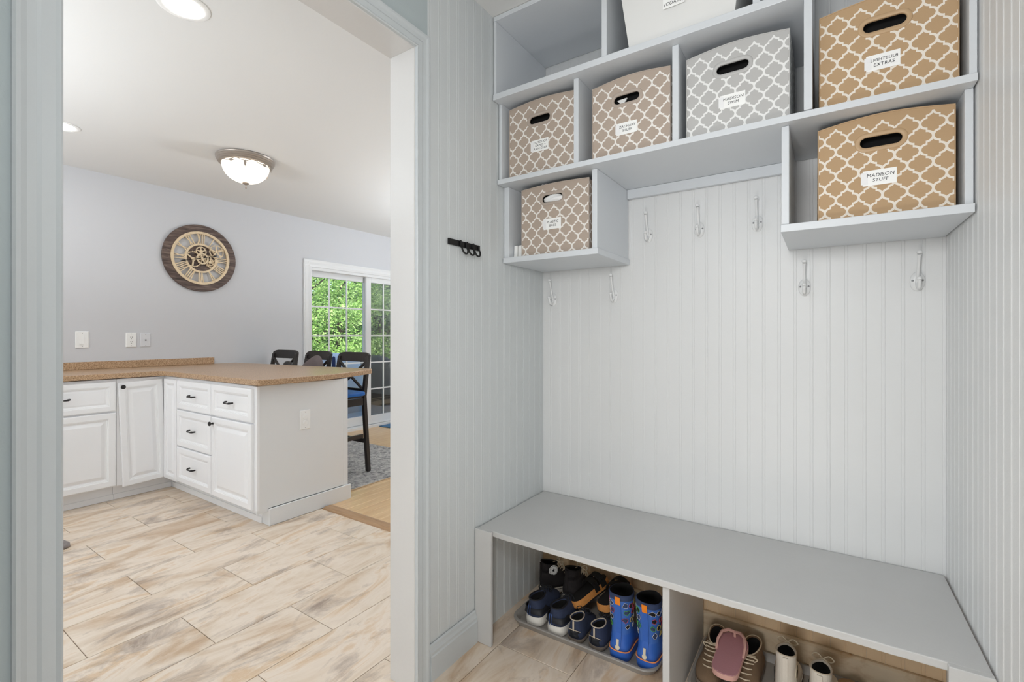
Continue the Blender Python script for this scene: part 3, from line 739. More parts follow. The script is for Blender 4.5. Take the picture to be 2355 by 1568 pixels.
def sport(label, loc, rz):
    L, W, h, hs = .175, .080, .086, .016
    t = shoe('kids_shoe', label, loc, rz, L, W, M['navy'], M['taupesole'], hs, low(h, hs), group='small navy shoes with beige piping', lace=(M['navyband'], 3.6, 6.4, 5, .013), depth=.045)
    ringtube(t, 'collar_piping', L, W, h + .0015, .003, .47, .60, .0022, M['piping'], zt=-.006)
    MB().box(-.0032, .0032, -.0030, -.0008, hs + .030, h - .002).build('pull_tab', M['piping'], t)
    m_ = MB(); m_.loft([[(.024 * k * math.copysign(abs(math.cos(a)) ** .6, math.cos(a)), -.002 - q + .012 * (math.cos(a) * k) ** 2, hs + .019 + .014 * k * math.copysign(abs(math.sin(a)) ** .6, math.sin(a))) for a in [2 * math.pi * i / 20 for i in range(20)]] for k, q in ((1, 0), (.9, .0015), (.3, .002))])
    m_.build('heel_patch', M['navyband'], t, smooth=2)
    MB().tube([(-.026, .006, hs + .030), (-.018, -.002, hs + .035), (0, -.0042, hs + .036), (.018, -.002, hs + .035), (.026, .006, hs + .030)], .0012, 5).build('heel_piping', M['piping'], t)
    return t
sport('small navy shoe with beige piping, next to the white-soled sneakers', (-.812, 1.648, FL), R(1))
sport('small navy shoe with beige piping, next to the blue boots', (-.727, 1.652, FL), R(-4))
# black high tops
def star(par, m, c, r, x, fn):
    pts = []
    for k in range(10):
        a = math.pi / 2 + k * math.pi / 5; q = r if k % 2 == 0 else r * .42; pts.append((c[0] + q * math.cos(a), c[1] + q * math.sin(a)))
    n = len(pts)
    MB(fn).add([(a, x, b) for a, b in pts] + [(c[0], x + .0006, c[1])], [(i, (i + 1) % n, n) for i in range(n)]).build('star', m, par)
def hightop(label, loc, rz, up, L=.205, W=.082, h=.160, patch=1, pitch=0, plate=False, grp='black canvas high tops'):
    t = shoe('high_top', label, loc, rz, L, W, up, M['offwhite'] if up is not M['offwhite'] else M['whitesole'], .026, hi(h, .026), depth=.09, group=grp, lace=(M['lace'], 4.0, 8.8, 8, .015), pitch=pitch)
    ringtube(t, 'collar_edge', L, W, h + .001, .02, .47, .67, .0018, M['lining'] if up is M['canvas'] else M['piping'], zt=-.014)
    MB().loft([[(s, -.0016 + .0005 * abs(s) * 100, z) for s in (-.007, 0, .007)] + [(s, .003, z) for s in (.007, 0, -.007)] for z in (.03, .07, .11, h - .004)]).build('heel_strip', up, t)
    ringtube(t, 'sole_line', L, W, .020, -.006, 1.0, 1.025, .0010, M['lining'], OUT)
    if patch:
        xs = W / 2 * .69
        fn = lambda a, d, q: Vector((patch * (xs - .002 + d + (a - .050) * .05), a, q))
        pt = MB(fn).lathe([(.022, 0), (.022, .002), (.0205, .0026), (.001, .0026)], (.050, 0, .103), 24, 1).build('ankle_patch', M['card'] if up is M['canvas'] else M['emblem'], t)
        ringp = [(.050 + .0185 * math.cos(a), .0030, .103 + .0185 * math.sin(a)) for a in [2 * math.pi * i / 24 for i in range(24)]]
        MB(fn).tube(ringp, .0006, 4, True).build('patch_ring', M['lining'], pt)
        star(pt, M['lining'], (.050, .103), .0095, .0034, fn)
    if plate:
        pl = MB().loft([[(x, y - .0022, z) for x, y, _ in [p for p in fring(L, W, 0, -.005, 1, 1.02, n=72)][:9][::-1] + [p for p in fring(L, W, 0, -.005, 1, 1.02, n=72)][-8:][::-1]] for z in (.007, .019)], False, False, False).build('heel_plate', M['card'], t)
        rd_ = random.Random(4)
        sm = MB()
        for q in range(7): 
            x = -.016 + q * .0052; sm.box(x, x + .003, -.0052 + abs(x) * .18, -.0034 + abs(x) * .18, .0095, .0165)
        tag(sm.build('plate_lettering', M['lining'], pl), kind='stuff')
    return t
hightop('black canvas high top showing its round star ankle patch, against the side wall', (-1.076, 1.848, .034), R(-36), M['canvas'], patch=1, plate=True, L=.18, W=.088, h=.135)
hightop('black canvas high top with cream laces, heel seam turned to the room', (-.925, 1.80, .060), R(-16), M['canvas'], patch=0, L=.185, W=.088, h=.135, pitch=R(-3))
# cork sandals
def sandal(label, loc, rz, pitch, roll=0):
    L, W = .205, .080
    t = thing('cork_sandal', label, 'sandal', loc, rz, group='black sandals with cork footbeds'); t.rotation_euler = (pitch, roll, rz)
    MB().loft([fring(L, W, 0, 0, 1, .97), fring(L, W, .006, -.005, 1.005, 1.0)]).build('outsole', M['suede'], t, smooth=True)
    MB().loft([fring(L, W, .0062, -.004, 1.004, .99), fring(L, W, .028, .0, 1.0, 1.03), fring(L, W, .034, .012, .988, .98)]).build('cork_footbed', M['cork'], t, smooth=True)
    MB().loft([fring(L, W, .0342, .014, .986, .96), fring(L, W, .0352, .02, .98, .94)]).build('insole', M['suede'], t, smooth=True)
    for y0_, y1_ in ((.50, .62), (.68, .82)):
        rg = []
        for k in range(13):
            a = math.pi * k / 12; x = -W * .53 * math.cos(a); z = .020 + .048 * math.sin(a) ** .75
            rg.append([(x, L * y0_, z), (x, L * y1_, z), (x * .94, L * y1_, z - .003), (x * .94, L * y0_, z - .003)])
        s_ = MB().loft(rg).build('strap', M['suede'], t, smooth=True)
        MB().tube([(W * .50, L * (y0_ + y1_) / 2 - .008, .046), (W * .515, L * (y0_ + y1_) / 2 + .008, .046), (W * .50, L * (y0_ + y1_) / 2 + .008, .058), (W * .48, L * (y0_ + y1_) / 2 - .008, .058)], .0014, 5, True).build('buckle', M['bronze'], s_)
    return t
sandal('black strapped sandal with cork footbed, tilted beside the high tops', (-.858, 1.752, .070), R(-24), R(16), R(-14))
sandal('black strapped sandal with cork footbed, lying next to the blue boots', (-.742, 1.762, .088), R(-10), R(7), R(-6))
# blue kids' boots
def boot(label, loc, rz):
    L, W, h = .185, .092, .240
    t = thing('rain_boot', label, 'boot', loc, rz, group='blue printed rain boots')
    MB().loft([fring(L, W, .0008, .02, .98, .94), fring(L, W, .006, 0, 1, 1), fring(L, W, .030, -.012, 1.0, 1.04), fring(L, W, .0365, -.008, 1.0, 1.02)]).build('sole', M['bootblue'], t, smooth=True)
    ringtube(t, 'orange_line', L, W, .038, -.012, 1.0, 1.035, .0022, M['peach'], OUT)
    st_ = [(.0385, -.006, .995, 1.0, 0), (.052, .0, .97, .97, 0), (.066, .012, .86, .90, .004), (.080, .03, .74, .84, .008), (.094, .05, .64, .80, .010)]
    MB().loft([fring(L, W, z, t0, t1, w, OUT if i < 2 else OVAL, zt=zt) for i, (z, t0, t1, w, zt) in enumerate(st_)], True, False).build('foot', M['bootblue'], t, smooth=2)
    sh = [(.094, .05, .64, .80), (.115, .058, .58, .80), (.15, .045, .56, .84), (.19, .02, .555, .90), (.222, .005, .56, .95)]
    MB().loft([fring(L, W, z, t0, t1, w, OVAL, zt=.010 * max(0, 1 - i)) for i, (z, t0, t1, w) in enumerate(sh)], False, False).build('shaft', M['bootneo'], t, smooth=2)
    MB().loft([fring(L, W, .2205, .0, .565, .97, OVAL), fring(L, W, h, -.01, .57, 1.0, OVAL), fring(L, W, h + .001, .01, .55, .92, OVAL)], False, False).build('cuff', M['cuff'], t, smooth=2)
    MB().loft([fring(L, W, h + .0008, .0105, .5495, .918, OVAL), fring(L, W, h - .02, .03, .54, .86, OVAL), fring(L, W, .11, .08, .54, .70, OVAL)], False, True).build('lining', M['lining'], t, smooth=2)
    MB().loft([[(-.0095, y, z), (.0095, y, z), (.0095, y + .002, z), (-.0095, y + .002, z)] for z, y in ((.206, .000), (.222, -.0035), (.236, -.0055))]).build('pull_tab', M['orange'], t)
    MB().loft([[(-.011, y, z), (.011, y, z), (.011, y + .003, z), (-.011, y + .003, z)] for z, y in ((.055, -.0028), (.068, .0005), (.085, .0045), (.10, .0075), (.12, .0082), (.15, .006), (.19, .0015), (.206, -.0005))]).build('heel_band', M['bootblue'], t)
    e_ = MB(lambda a, d, q: Vector((a, -.0012 + (q - .055) * .16 - d, q)))
    e_.lathe([(.0085, 0), (.0085, .002), (.001, .0025)], (0, 0, .052), 16, 1); e_.box(-.0045, .0045, .0015, .0035, .058, .080); e_.build('heel_emblem', M['emblem'], t)
    rd_ = random.Random(int(abs(loc[0]) * 1000)); n = 0
    for (zz, angs) in ((.205, (30, 62, 100, 140, -35, -62, -100, -140)), (.178, (38, 75, 110, -30, -58, -95, -130)), (.150, (32, 66, 108, -34, -66, -105)), (.124, (45, 85, -45, -80))):
        for a in angs:
            a_ = R(a) ; k = (zz - .094) / (.222 - .094)
            t0 = .05 - .045 * k; t1 = .58 - .02 * k; ws = .80 + .15 * k
            tt = (1 - math.cos(a_)) / 2; sg = 1 if a >= 0 else -1
            def surf(da, dz, off):
                q = (1 - math.cos(a_ + da)) / 2; k2 = (zz + dz - .094) / (.222 - .094); kk = max(0, min(1, k2))
                xx = lerp_tab(OVAL, q) * W / 2 * (.80 + .15 * kk) * sg
                yy = L * ((.058 - .053 * kk) + ((.575 - .015 * kk) - (.058 - .053 * kk)) * q)
                cx_, cy_ = 0, L * .3; v_ = Vector((xx - cx_, yy - cy_)); v_.normalize()
                return (xx + v_.x * off, yy + v_.y * off, zz + dz)
            pts = []; m0 = rd_.randint(5, 8)
            for i in range(m0):
                b_ = 2 * math.pi * i / m0; r_ = rd_.uniform(.55, 1.0); pts.append((r_ * .28 * math.cos(b_), r_ * .0125 * math.sin(b_)))
            mb = MB(); P = [surf(da, dz, .0012) for da, dz in pts]; c_ = surf(0, 0, .0022)
            mb.add(P + [c_], [(i, (i + 1) % m0, m0) for i in range(m0)])
            mb.mi = 1; mb.tube([surf(da, dz, .0016) for da, dz in pts], .0008, 4, True)
            col = rd_.choice(['pr_red', 'pr_green', 'pr_white', 'pr_yellow', 'pr_white'])
            if col not in M: M[col] = mat('print_' + col[3:], {'pr_red': srgb(204, 70, 84), 'pr_green': srgb(96, 196, 80), 'pr_white': srgb(206, 206, 210), 'pr_yellow': srgb(214, 190, 90)}[col], .6)
            mb.build('printed_shape', [M['lining'] if rd_.random() < .7 else M['cuff'], M[col]], t)
    return t
boot('blue rain boot with printed shaft, beside the small piped shoes', (-.632, 1.645, FL), R(1))
boot('blue rain boot with printed shaft, right against the bench divider', (-.534, 1.650, FL), R(-3))
# right tray
FR = .0068
def laced(label, loc, rz):
    t = shoe('ankle_shoe', label, loc, rz, .255, .090, M['brown'], M['taupesole'], .018, low(.092, .018), group='worn brown lace-up shoes', lace=(M['lace'], 3.2, 6.6, 7, .020), depth=.05)
    ringtube(t, 'collar_trim', .255, .090, .0925, .005, .48, .57, .0022, M['lace'], zt=-.006); return t
laced('worn brown lace-up shoe beside the bench divider, under the pink sandal', (-.335, 1.925, FR), R(180))
laced('worn brown lace-up shoe next to the pale high tops, under the pink sandal', (-.212, 1.928, FR), R(176))
ps = thing('thong_sandal', 'mauve pink thong sandal resting on the brown lace-up shoes', 'sandal', (-.272, 1.625, .098)); ps.rotation_euler = (R(6), 0, R(-2))
L_, W_ = .215, .098
MB().loft([fring(L_, W_, 0, 0, 1, .98), fring(L_, W_, .006, -.004, 1.004, 1.0), fring(L_, W_, .017, 0, 1, 1.0)]).build('sole', M['pinkside'], ps, smooth=True)
MB().loft([fring(L_, W_, .0172, .008, .992, .97), fring(L_, W_, .0185, .014, .986, .95)]).build('footbed', M['pink'], ps, smooth=True)
for s in (-1, 1):
    MB().tube([(s * .002, L_ * .91, .034), (s * .020, L_ * .885, .040), (s * .036, L_ * .78, .042), (s * .043, L_ * .62, .034), (s * .042, L_ * .48, .018)], [.005, .0055, .005, .0045, .004], 6).build('strap', M['pinkside'], ps, smooth=True)
MB().lathe([(.005, .016), (.004, .034), (.001, .036)], (0, L_ * .90, 0), 10).build('toe_post', M['pinkside'], ps, smooth=True)
hightop('pale canvas high top with a star ankle patch, nearest the pink sandal', (-.106, 1.728, FR), R(0), M['offwhite'], patch=1, h=.168, L=.225, W=.086, grp='pale canvas high tops')
hightop('pale canvas high top without visible patch, beside the tan shoe', (-.014, 1.718, FR), R(-4), M['offwhite'], patch=0, h=.155, L=.225, W=.086, grp='pale canvas high tops')
t_ = shoe('slip_on', 'tan leather slip-on shoe between the pale high tops and the dark woven shoe', (.060, 1.745, FR), R(-3), .215, .078, M['tanleather'], M['taupesole'], .012, low(.070, .012), depth=.045)
ringtube(t_, 'collar_trim', .215, .078, .0708, .005, .48, .57, .0022, M['darkbrown'], zt=-.006)
t_ = shoe('woven_shoe', 'dark brown woven shoe at the end of the tray by the far bench post', (.135, 1.735, FR), R(-6), .22, .082, M['darkbrown'], M['suede'], .014, low(.074, .014), depth=.045)
MB().tube([(-.010, -.004, .06), (-.014, -.012, .082), (.0, -.014, .094), (.014, -.010, .084), (.012, -.004, .06)], .0018, 6).build('heel_loop', M['suede'], t_, smooth=True)

# ------------------------------------------------------------------ kitchen cabinets
XF, YF = -4.250, 1.535                   # front planes of the doors on the two runs
f_pen = lambda a, d, z: Vector((a, YF - d, z))            # a along X, d towards the room
f_run = lambda a, d, z: Vector((XF + d, a, z))            # a along Y
def raised(fn, name, par, a0, a1, z0, z1, fw=.052, flat=False, tilt=0):
    """raised-panel front made of nested rings"""
    c, zc = (a0 + a1) / 2, z1
    def tf(a, d, z):
        if tilt:
            s_, c_ = math.sin(tilt), math.cos(tilt); da, dz = a - a1, z - z1
            a, z = a1 + da * c_ - dz * s_, z1 + da * s_ + dz * c_
        return fn(a, d, z)
    t = .019
    prof = [(0, 0), (0, t - .006), (.003, t - .001), (.007, t), (fw - .012, t), (fw - .009, t - .002), (fw - .006, t - .002), (fw - .004, t - .006), (fw, t - .007), (fw + .004, t - .010)]
    prof += [(fw + .010, t - .010), (fw + .030, t - .002), (fw + .034, t - .0015)] if not flat else [(fw + .008, t - .010), (fw + .016, t - .008)]
    lim = min(a1 - a0, z1 - z0) / 2 - .006
    k = min(1, lim / prof[-1][0])
    rg = [[(a0 + i * k, d, z0 + i * k), (a1 - i * k, d, z0 + i * k), (a1 - i * k, d, z1 - i * k), (a0 + i * k, d, z1 - i * k)] for i, d in prof]
    return MB(tf).loft(rg).build(name, M['cab'], par, bevel=0)
def pull(fn, par, a, z, drop=0.0):
    hl = .040
    pts = [(a - hl, .020, z + .004), (a - hl, .034, z + .004), (a - hl + .010, .042, z), (a - hl + .024, .044, z - .001), (a, .0445, z - .002), (a + hl - .024, .044, z - .002), (a + hl - .010, .041, z), (a + hl, .033, z + .001), (a + hl, .020, z + .001)]
    m = MB(fn).tube(pts, [.0055, .0058, .0072, .005, .0034, .005, .0076, .006, .0055], 8)
    return m.build('handle', M['bronze'], par, smooth=True)
def knob(fn, par, a, z):
    q = MB(fn)
    rings = []
    for r, d in [(.008, .019), (.006, .022), (.005, .032), (.013, .036), (.0155, .041), (.013, .046), (.004, .048)]:
        rings.append([(a + r * math.cos(t), d, z + r * math.sin(t)) for t in [2 * math.pi * i / 14 for i in range(14)]])
    q.loft(rings); return q.build('knob', M['bronze'], par, smooth=True)
CT0, CT1 = .890, .927
kz0, kz1 = .113, .884
# run along the back wall
c1 = thing('base_cabinet', 'white base cabinet with a wide drawer over a door, under the backsplash', 'cabinet', (-4.5, .9, 0), world=True)
b = MB(); b.box(XK + .003, XF - .0005, .38, 1.232, kz0, kz1); b.box(XK + .003, XF - .075, .38, 1.232, .001, kz0); b.build('body', M['cab'], c1)
d1 = raised(f_run, 'drawer', c1, .60, 1.226, .657, .868, .046, True); pull(f_run, d1, .935, .765)
raised(f_run, 'door', c1, .60, 1.226, .120, .646)
Bx(XF - .0745, XF - .068, .38, 1.236, .001, .04).build('toe_strip', M['cab'], c1)
c2 = thing('corner_cabinet', 'white corner cabinet with a crooked folding door in the angle of the counter', 'cabinet', (-4.5, 1.5, 0), world=True)
b = MB(); b.box(XK + .003, XF - .0005, 1.234, 2.16, kz0, kz1); b.box(XF - .0005, -4.012, YF + .0005, 2.16, kz0, kz1)
b.box(XK + .003, XF - .075, 1.234, 2.16, .001, kz0); b.box(XF - .075, -4.012, YF + .075, 2.16, .001, kz0); b.build('body', M['cab'], c2)
dd = raised(f_run, 'door', c2, 1.238, YF - .024, .108, .868, .05, tilt=R(2.2)); knob(f_run, dd, 1.262, .826)
raised(f_pen, 'door', c2, XF + .022, -4.016, .108, .868, .042)
Bx(XF - .0745, -4.012, YF + .068, YF + .0745, .001, .04).build('toe_strip', M['cab'], c2)
Bx(XF - .0745, XF - .068, 1.238, YF + .066, .001, .04).build('toe_strip', M['cab'], c2)
# peninsula
c3 = thing('drawer_cabinet', 'white base cabinet with a stack of three drawers in the peninsula', 'cabinet', (-3.74, 1.8, 0), world=True)
b = MB(); b.box(-4.010, -3.468, YF + .0005, 2.16, kz0, kz1); b.box(-4.010, -3.468, YF + .075, 2.16, .001, kz0); b.build('body', M['cab'], c3)
for z0_, z1_ in ((.657, .868), (.384, .648), (.118, .375)):
    d_ = raised(f_pen, 'drawer', c3, -4.000, -3.474, z0_, z1_, .05, True); pull(f_pen, d_, -3.735, (z0_ + z1_) / 2)
Bx(-4.011, -3.468, YF + .068, YF + .0745, .001, .04).build('toe_strip', M['cab'], c3)
c4 = thing('base_cabinet', 'white end cabinet of the peninsula with one drawer over one door', 'cabinet', (-3.2, 1.8, 0), world=True)
b = MB(); b.box(-3.466, -2.930, YF + .0005, 2.16, kz0, kz1); b.box(-3.466, -2.990, YF + .075, 2.16, .001, kz0); b.build('body', M['cab'], c4)
d_ = raised(f_pen, 'drawer', c4, -3.466, -2.946, .657, .868, .05, True); pull(f_pen, d_, -3.206, .762)
d_ = raised(f_pen, 'door', c4, -3.462, -2.946, .115, .647, .05); knob(f_pen, d_, -3.436, .605)
Bx(-3.467, -2.990, YF + .068, YF + .0745, .001, .04).build('toe_strip', M['cab'], c4)
ep = MB(); ep.box(-2.929, -2.9165, YF + .001, 2.182, .09, kz1); ep.box(-2.9295, -2.9145, 2.162, 2.198, .09, kz1)
ep.box(-2.990, -2.9165, YF + .075, 2.182, .001, .112)
ep.build('end_panel', M['white'], c4, bevel=.0015)
Bx(-2.945, -2.913, YF + .0006, YF + .018, kz0, kz1).build('corner_stile', M['cab'], c4, bevel=.002)
Bx(-2.9160, -2.900, YF + .072, 2.216, .001, .108).build('baseboard', M['white'], c4, bevel=.003)
Bx(-4.93 + .05, -2.93, 2.161, 2.182, .001, kz1).build('back_panel', M['white'], c4)

# countertop: L shape with a bowed free end and a backsplash
ct = thing('countertop', 'brown speckled laminate countertop wrapping the corner onto the peninsula', 'countertop', (-4.0, 1.8, CT0), world=True)
endc = [(-2.882, 1.512), (-2.866, 1.522), (-2.856, 1.60), (-2.852, 1.72), (-2.862, 1.88), (-2.885, 2.05), (-2.93, 2.25), (-3.00, 2.43), (-3.045, 2.52), (-3.065, 2.545), (-3.10, 2.555)]
outl = [(XK + .004, .30), (XF + .028, .30), (XF + .028, 1.480), (XF + .034, 1.502), (XF + .056, 1.510), ] + endc + [(-3.6, 2.50), (-4.3, 2.43), (XK + .004, 2.37)]
cb = MB(); rr_ = [(CT0, .003), (CT0 + .003, 0), (CT1 - .006, 0), (CT1 - .002, .002), (CT1, .006)]
cxm, cym = -3.9, 1.9
def inset(p, i):
    x, y = p; return (x, y)
cb.prism(outl, CT0, CT1); cb.build('worktop', M['counter'], ct, bevel=.006, seg=3)
Bx(XK + .004, XK + .023, .30, 2.165, CT1 + .0005, .988).build('backsplash', M['counter'], ct, bevel=.003)

# ------------------------------------------------------------------ wall plates
def plate(name, label, fn, w, h, m='plate', cat='outlet'):
    o = fn(0, 0, 0); t = thing(name, label, cat, o, world=True)
    MB(fn).loft([[(-w / 2 + i, d, -h / 2 + i), (w / 2 - i, d, -h / 2 + i), (w / 2 - i, d, h / 2 - i), (-w / 2 + i, d, h / 2 - i)] for i, d in ((0, 0), (0, .003), (.004, .0065))]).build('wall_plate', M[m], t)
    for s in (-1, 1): MB(fn).box(-.0025, .0025, .0062, .0072, s * h * .40 - .0025, s * h * .40 + .0025).build('screw', M['steel'], t)
    return t
on_k = lambda y, z: (lambda a, d, q: Vector((XK + .0008 + d, y + a, z + q)))
f_ = on_k(1.205, 1.164); s_ = plate('light_switch', 'white wide plate with one rocker dimmer switch above the backsplash', f_, .082, .130, cat='light switch')
MB(f_).prism([(.0063, -.034), (.010, -.034), (.007, .034), (.0063, .034)], -.018, .010, 0).build('rocker', M['plate'], s_)
MB(f_).box(.0115, .0165, .0063, .0085, .000, .034).build('slider', M['plate'], s_)
f_ = on_k(1.521, 1.160); s_ = plate('wall_outlet', 'white duplex outlet in the middle of the plates above the backsplash', f_, .075, .122)
for q in (-.019, .019):
    so = MB(f_).box(-.016, .016, .0063, .0083, q - .016, q + .016).build('socket', M['plate'], s_, bevel=.001)
    for a in (-.006, .006): MB(f_).box(a - .0012, a + .0012, .0080, .0088, q - .001, q + .008).build('slot', M['dark'], so)
    MB(f_).box(-.002, .002, .0080, .0088, q - .011, q - .007).build('slot', M['dark'], so)
f_ = on_k(1.622, 1.158); s_ = plate('cable_plate', 'pale grey plate with one small black cable jack, next to the wall outlet', f_, .074, .118, 'plate2', 'wall plate')
MB(f_).lathe([(.0055, .006), (.0055, .011), (.003, .0115)], (0, 0, 0), 10, 1).build('jack', M['dark'], s_)
f_ = lambda a, d, q: Vector((-2.9163 + d, 1.858 + a, .632 + q))
s_ = plate('end_outlet', 'white outlet with two round safety caps on the peninsula end panel', f_, .077, .128)
for q in (-.0195, .0195): MB(f_).lathe([(.017, .006), (.017, .010), (.014, .0115), (.003, .0118)], (0, 0, q), 18, 1).build('safety_cap', M['plate'], s_)

# ------------------------------------------------------------------ gear clock
ck = thing('gear_clock', 'large round wall clock with open roman numerals and exposed gears', 'clock', (XK, 2.048, 1.922), world=True)
fc = lambda a, d, q: Vector((XK + .004 + d, 2.048 + a, 1.922 + q))
def ring(r0, r1, d0, d1, n=64, c=(0, 0)):
    rg = [[(c[0] + r * math.cos(t), d, c[1] + r * math.sin(t)) for t in [2 * math.pi * i / n for i in range(n)]] for r, d in ((r0, d0), (r1, d0), (r1, d1), (r0, d1), (r0, d0))]
    return MB(fc).loft(rg, False, False)
ring(.240, .312, 0, .022).build('outer_rim', M['clockwood'], ck, bevel=.004)
ring(.226, .248, .010, .030).build('chapter_ring', M['gold'], ck)
ring(.120, .137, .010, .026).build('inner_ring', M['gold'], ck)
ring(.002, .121, .004, .012).build('centre_disc', M['clockwood'], ck)
def strokes(num):
    W_ = {'I': .012, 'V': .028, 'X': .030}; out = []; tot = sum(W_[c] for c in num) + .004 * (len(num) - 1); x = -tot / 2
    for c in num:
        w = W_[c]
        if c == 'I': out.append((x + w / 2, x + w / 2))
        if c == 'V': out += [(x + .003, x + w / 2), (x + w - .003, x + w / 2)]
        if c == 'X': out += [(x + .004, x + w - .004), (x + w - .004, x + .004)]
        x += w + .004
    return out
for k, num in enumerate(['XII', 'I', 'II', 'III', 'IIII', 'V', 'VI', 'VII', 'VIII', 'IX', 'X', 'XI']):
    a = math.pi / 2 - k * math.pi / 6; er = (math.cos(a), math.sin(a)); et = (math.sin(a), -math.cos(a)); m_ = MB(fc)
    for si, (xt, xb) in enumerate(strokes(num)):       # tops point outwards
        p = []
        for r_, xx in ((.232, xt), (.131, xb)):
            for sg in (-1, 1):
                x_ = xx * (1.12 if r_ > .2 else .92) + sg * .0042
                p.append((er[0] * r_ + et[0] * x_, er[1] * r_ + et[1] * x_))
        p = [p[0], p[1], p[3], p[2]]
        m_.prism(p, .0155 - si * .0006, .023 + si * .0007, 1)
    m_.build('numeral', M['gold'], ck)
def gear(c, r, d, nt, spokes, hub=.3, rim=.78):
    g = MB(fc); n = nt * 4; o_ = []
    for i in range(n):
        t = 2 * math.pi * i / n; rr2 = r * (1.0 if i % 4 in (0, 1) else .90); o_.append((c[0] + rr2 * math.cos(t), c[1] + rr2 * math.sin(t)))
    i_ = [(c[0] + r * rim * math.cos(2 * math.pi * i / n), c[1] + r * rim * math.sin(2 * math.pi * i / n)) for i in range(n)]
    P = lambda pts, dd: [(x, dd, z) for x, z in pts]
    g.loft([P(i_, d), P(o_, d), P(o_, d + .006), P(i_, d + .006), P(i_, d)], False, False)
    for s in range(spokes):
        t = 2 * math.pi * s / spokes + .4; e1 = (math.cos(t), math.sin(t)); e2 = (-e1[1], e1[0]); w_ = r * .09
        g.prism([(c[0] + e1[0] * q + e2[0] * w, c[1] + e1[1] * q + e2[1] * w) for q, w in ((r * .1, -w_), (r * .82, -w_), (r * .82, w_), (r * .1, w_))], d + .0005, d + .0055, 1)
    rg = [[(c[0] + rr3 * math.cos(t), dd, c[1] + rr3 * math.sin(t)) for t in [2 * math.pi * i / 16 for i in range(16)]] for rr3, dd in ((r * hub, d - .001), (r * hub, d + .0075), (r * .06, d + .0075))]
    g.loft(rg); return g.build('gear', M['gold'], ck)
gear((-.002, .062), .048, .024, 26, 5); gear((-.064, -.016), .076, .018, 34, 3, .22, .84); gear((.086, -.022), .060, .018, 30, 5, .3, .8)
gear((.074, -.030), .036, .027, 22, 6, .34); gear((.008, -.004), .056, .030, 24, 4, .3, .70); gear((.128, .076), .066, .032, 30, 5, .16, .84)
def hand(name, ang, l, tail, w):
    e1 = (math.cos(ang), math.sin(ang)); e2 = (-e1[1], e1[0])
    pts = [(-tail, -w), (l * .72, -w * .7), (l * .78, -w * 2.2), (l * .88, -w * 1.6), (l, 0), (l * .88, w * 1.6), (l * .78, w * 2.2), (l * .72, w * .7), (-tail, w)]
    MB(fc).prism([(e1[0] * q + e2[0] * x, e1[1] * q + e2[1] * x) for q, x in pts], .040, .042, 1).build(name, M['bronze'], ck)
hand('minute_hand', R(180 + 15), .190, .02, .0036); hand('hour_hand', R(16), .140, .02, .004)
ring(.001, .010, .040, .045, 14).build('hub', M['gold'], ck)

# ------------------------------------------------------------------ ceiling lights
dl = thing('dome_light', 'flush ceiling light with a frosted glass bowl and metal leaf vine', 'ceiling light', (-3.600, 1.815, ZC), world=True)
fd = lambda a, b_, z: Vector((-3.600 + a, 1.815 + b_, ZC - z))
MB(fd).lathe([(.02, .0005), (.190, .0005), (.196, .006), (.192, .014), (.194, .02), (.186, .028), (.188, .034), (.178, .042), (.180, .048), (.168, .054), (.160, .054), (.158, .012), (.02, .010)], (0, 0, 0), 48).build('rim', M['pewter'], dl, smooth=True)
MB(fd).lathe([(.158, .050), (.157, .068), (.150, .095), (.134, .125), (.108, .152), (.074, .171), (.038, .181), (.002, .184)], (0, 0, 0), 48).build('glass_bowl', M['glow'], dl, smooth=2)
MB(fd).lathe([(.001, .182), (.022, .183), (.024, .188), (.012, .196), (.004, .200), (.004, .214), (.007, .219), (.004, .226), (.001, .228)], (0, 0, 0), 16).build('finial', M['pewter'], dl, smooth=True)
vine = [(.163 * math.cos(t), .163 * math.sin(t), .060 + .008 * math.sin(9 * t)) for t in [2 * math.pi * i / 80 for i in range(80)]]
MB(fd).tube(vine, .0022, 5, True).build('vine', M['pewter'], dl, smooth=True)
for k in range(9):
    t = 2 * math.pi * k / 9 + .2; e2 = (-math.sin(t), math.cos(t)); dn = k % 3 == 2
    lp = []
    for s_, w_ in ((0, 0), (.3, 1), (.6, .85), (1, 0)):
        lp.append((s_, w_))
    m_ = MB(fd); P = []
    for sg in (1, -1):
        for s_, w_ in (lp if sg == 1 else lp[-2:0:-1]):
            if dn: al, z_ = sg * w_ * .009, .062 + s_ * .050
            else: al, z_ = s_ * .052, .066 + sg * w_ * .009 + .006 * s_
            P.append((al, z_))
    q = []
    for dr in (0, .0015):
        q.append([((.164 + dr - .0 * z_) * math.cos(t) * (1 - max(0, z_ - .07) * .25) + e2[0] * al, (.164 + dr) * math.sin(t) * (1 - max(0, z_ - .07) * .25) + e2[1] * al, z_) for al, z_ in P])
    m_.loft(q); m_.build('leaf', M['pewter'], dl)
def downlight(label, x, y):
    t = thing('recessed_light', label, 'ceiling light', (x, y, ZC), world=True, group='recessed ceiling lights')
    f = lambda a, b_, z: Vector((x + a, y + b_, ZC - z))
    MB(f).lathe([(.066, .0005), (.092, .0005), (.092, .003), (.086, .006), (.070, .005), (.066, .003)], (0, 0, 0), 36).build('trim_ring', M['plate'], t, smooth=True)
    MB(f).lathe([(.0655, .0010), (.0655, .0035), (.001, .0042)], (0, 0, 0), 36).build('diffuser', M['lamp'], t)
downlight('recessed ceiling light nearest the doorway header', -2.140, .835)
downlight('smaller looking recessed ceiling light half hidden by the door casing', -4.005, .885)

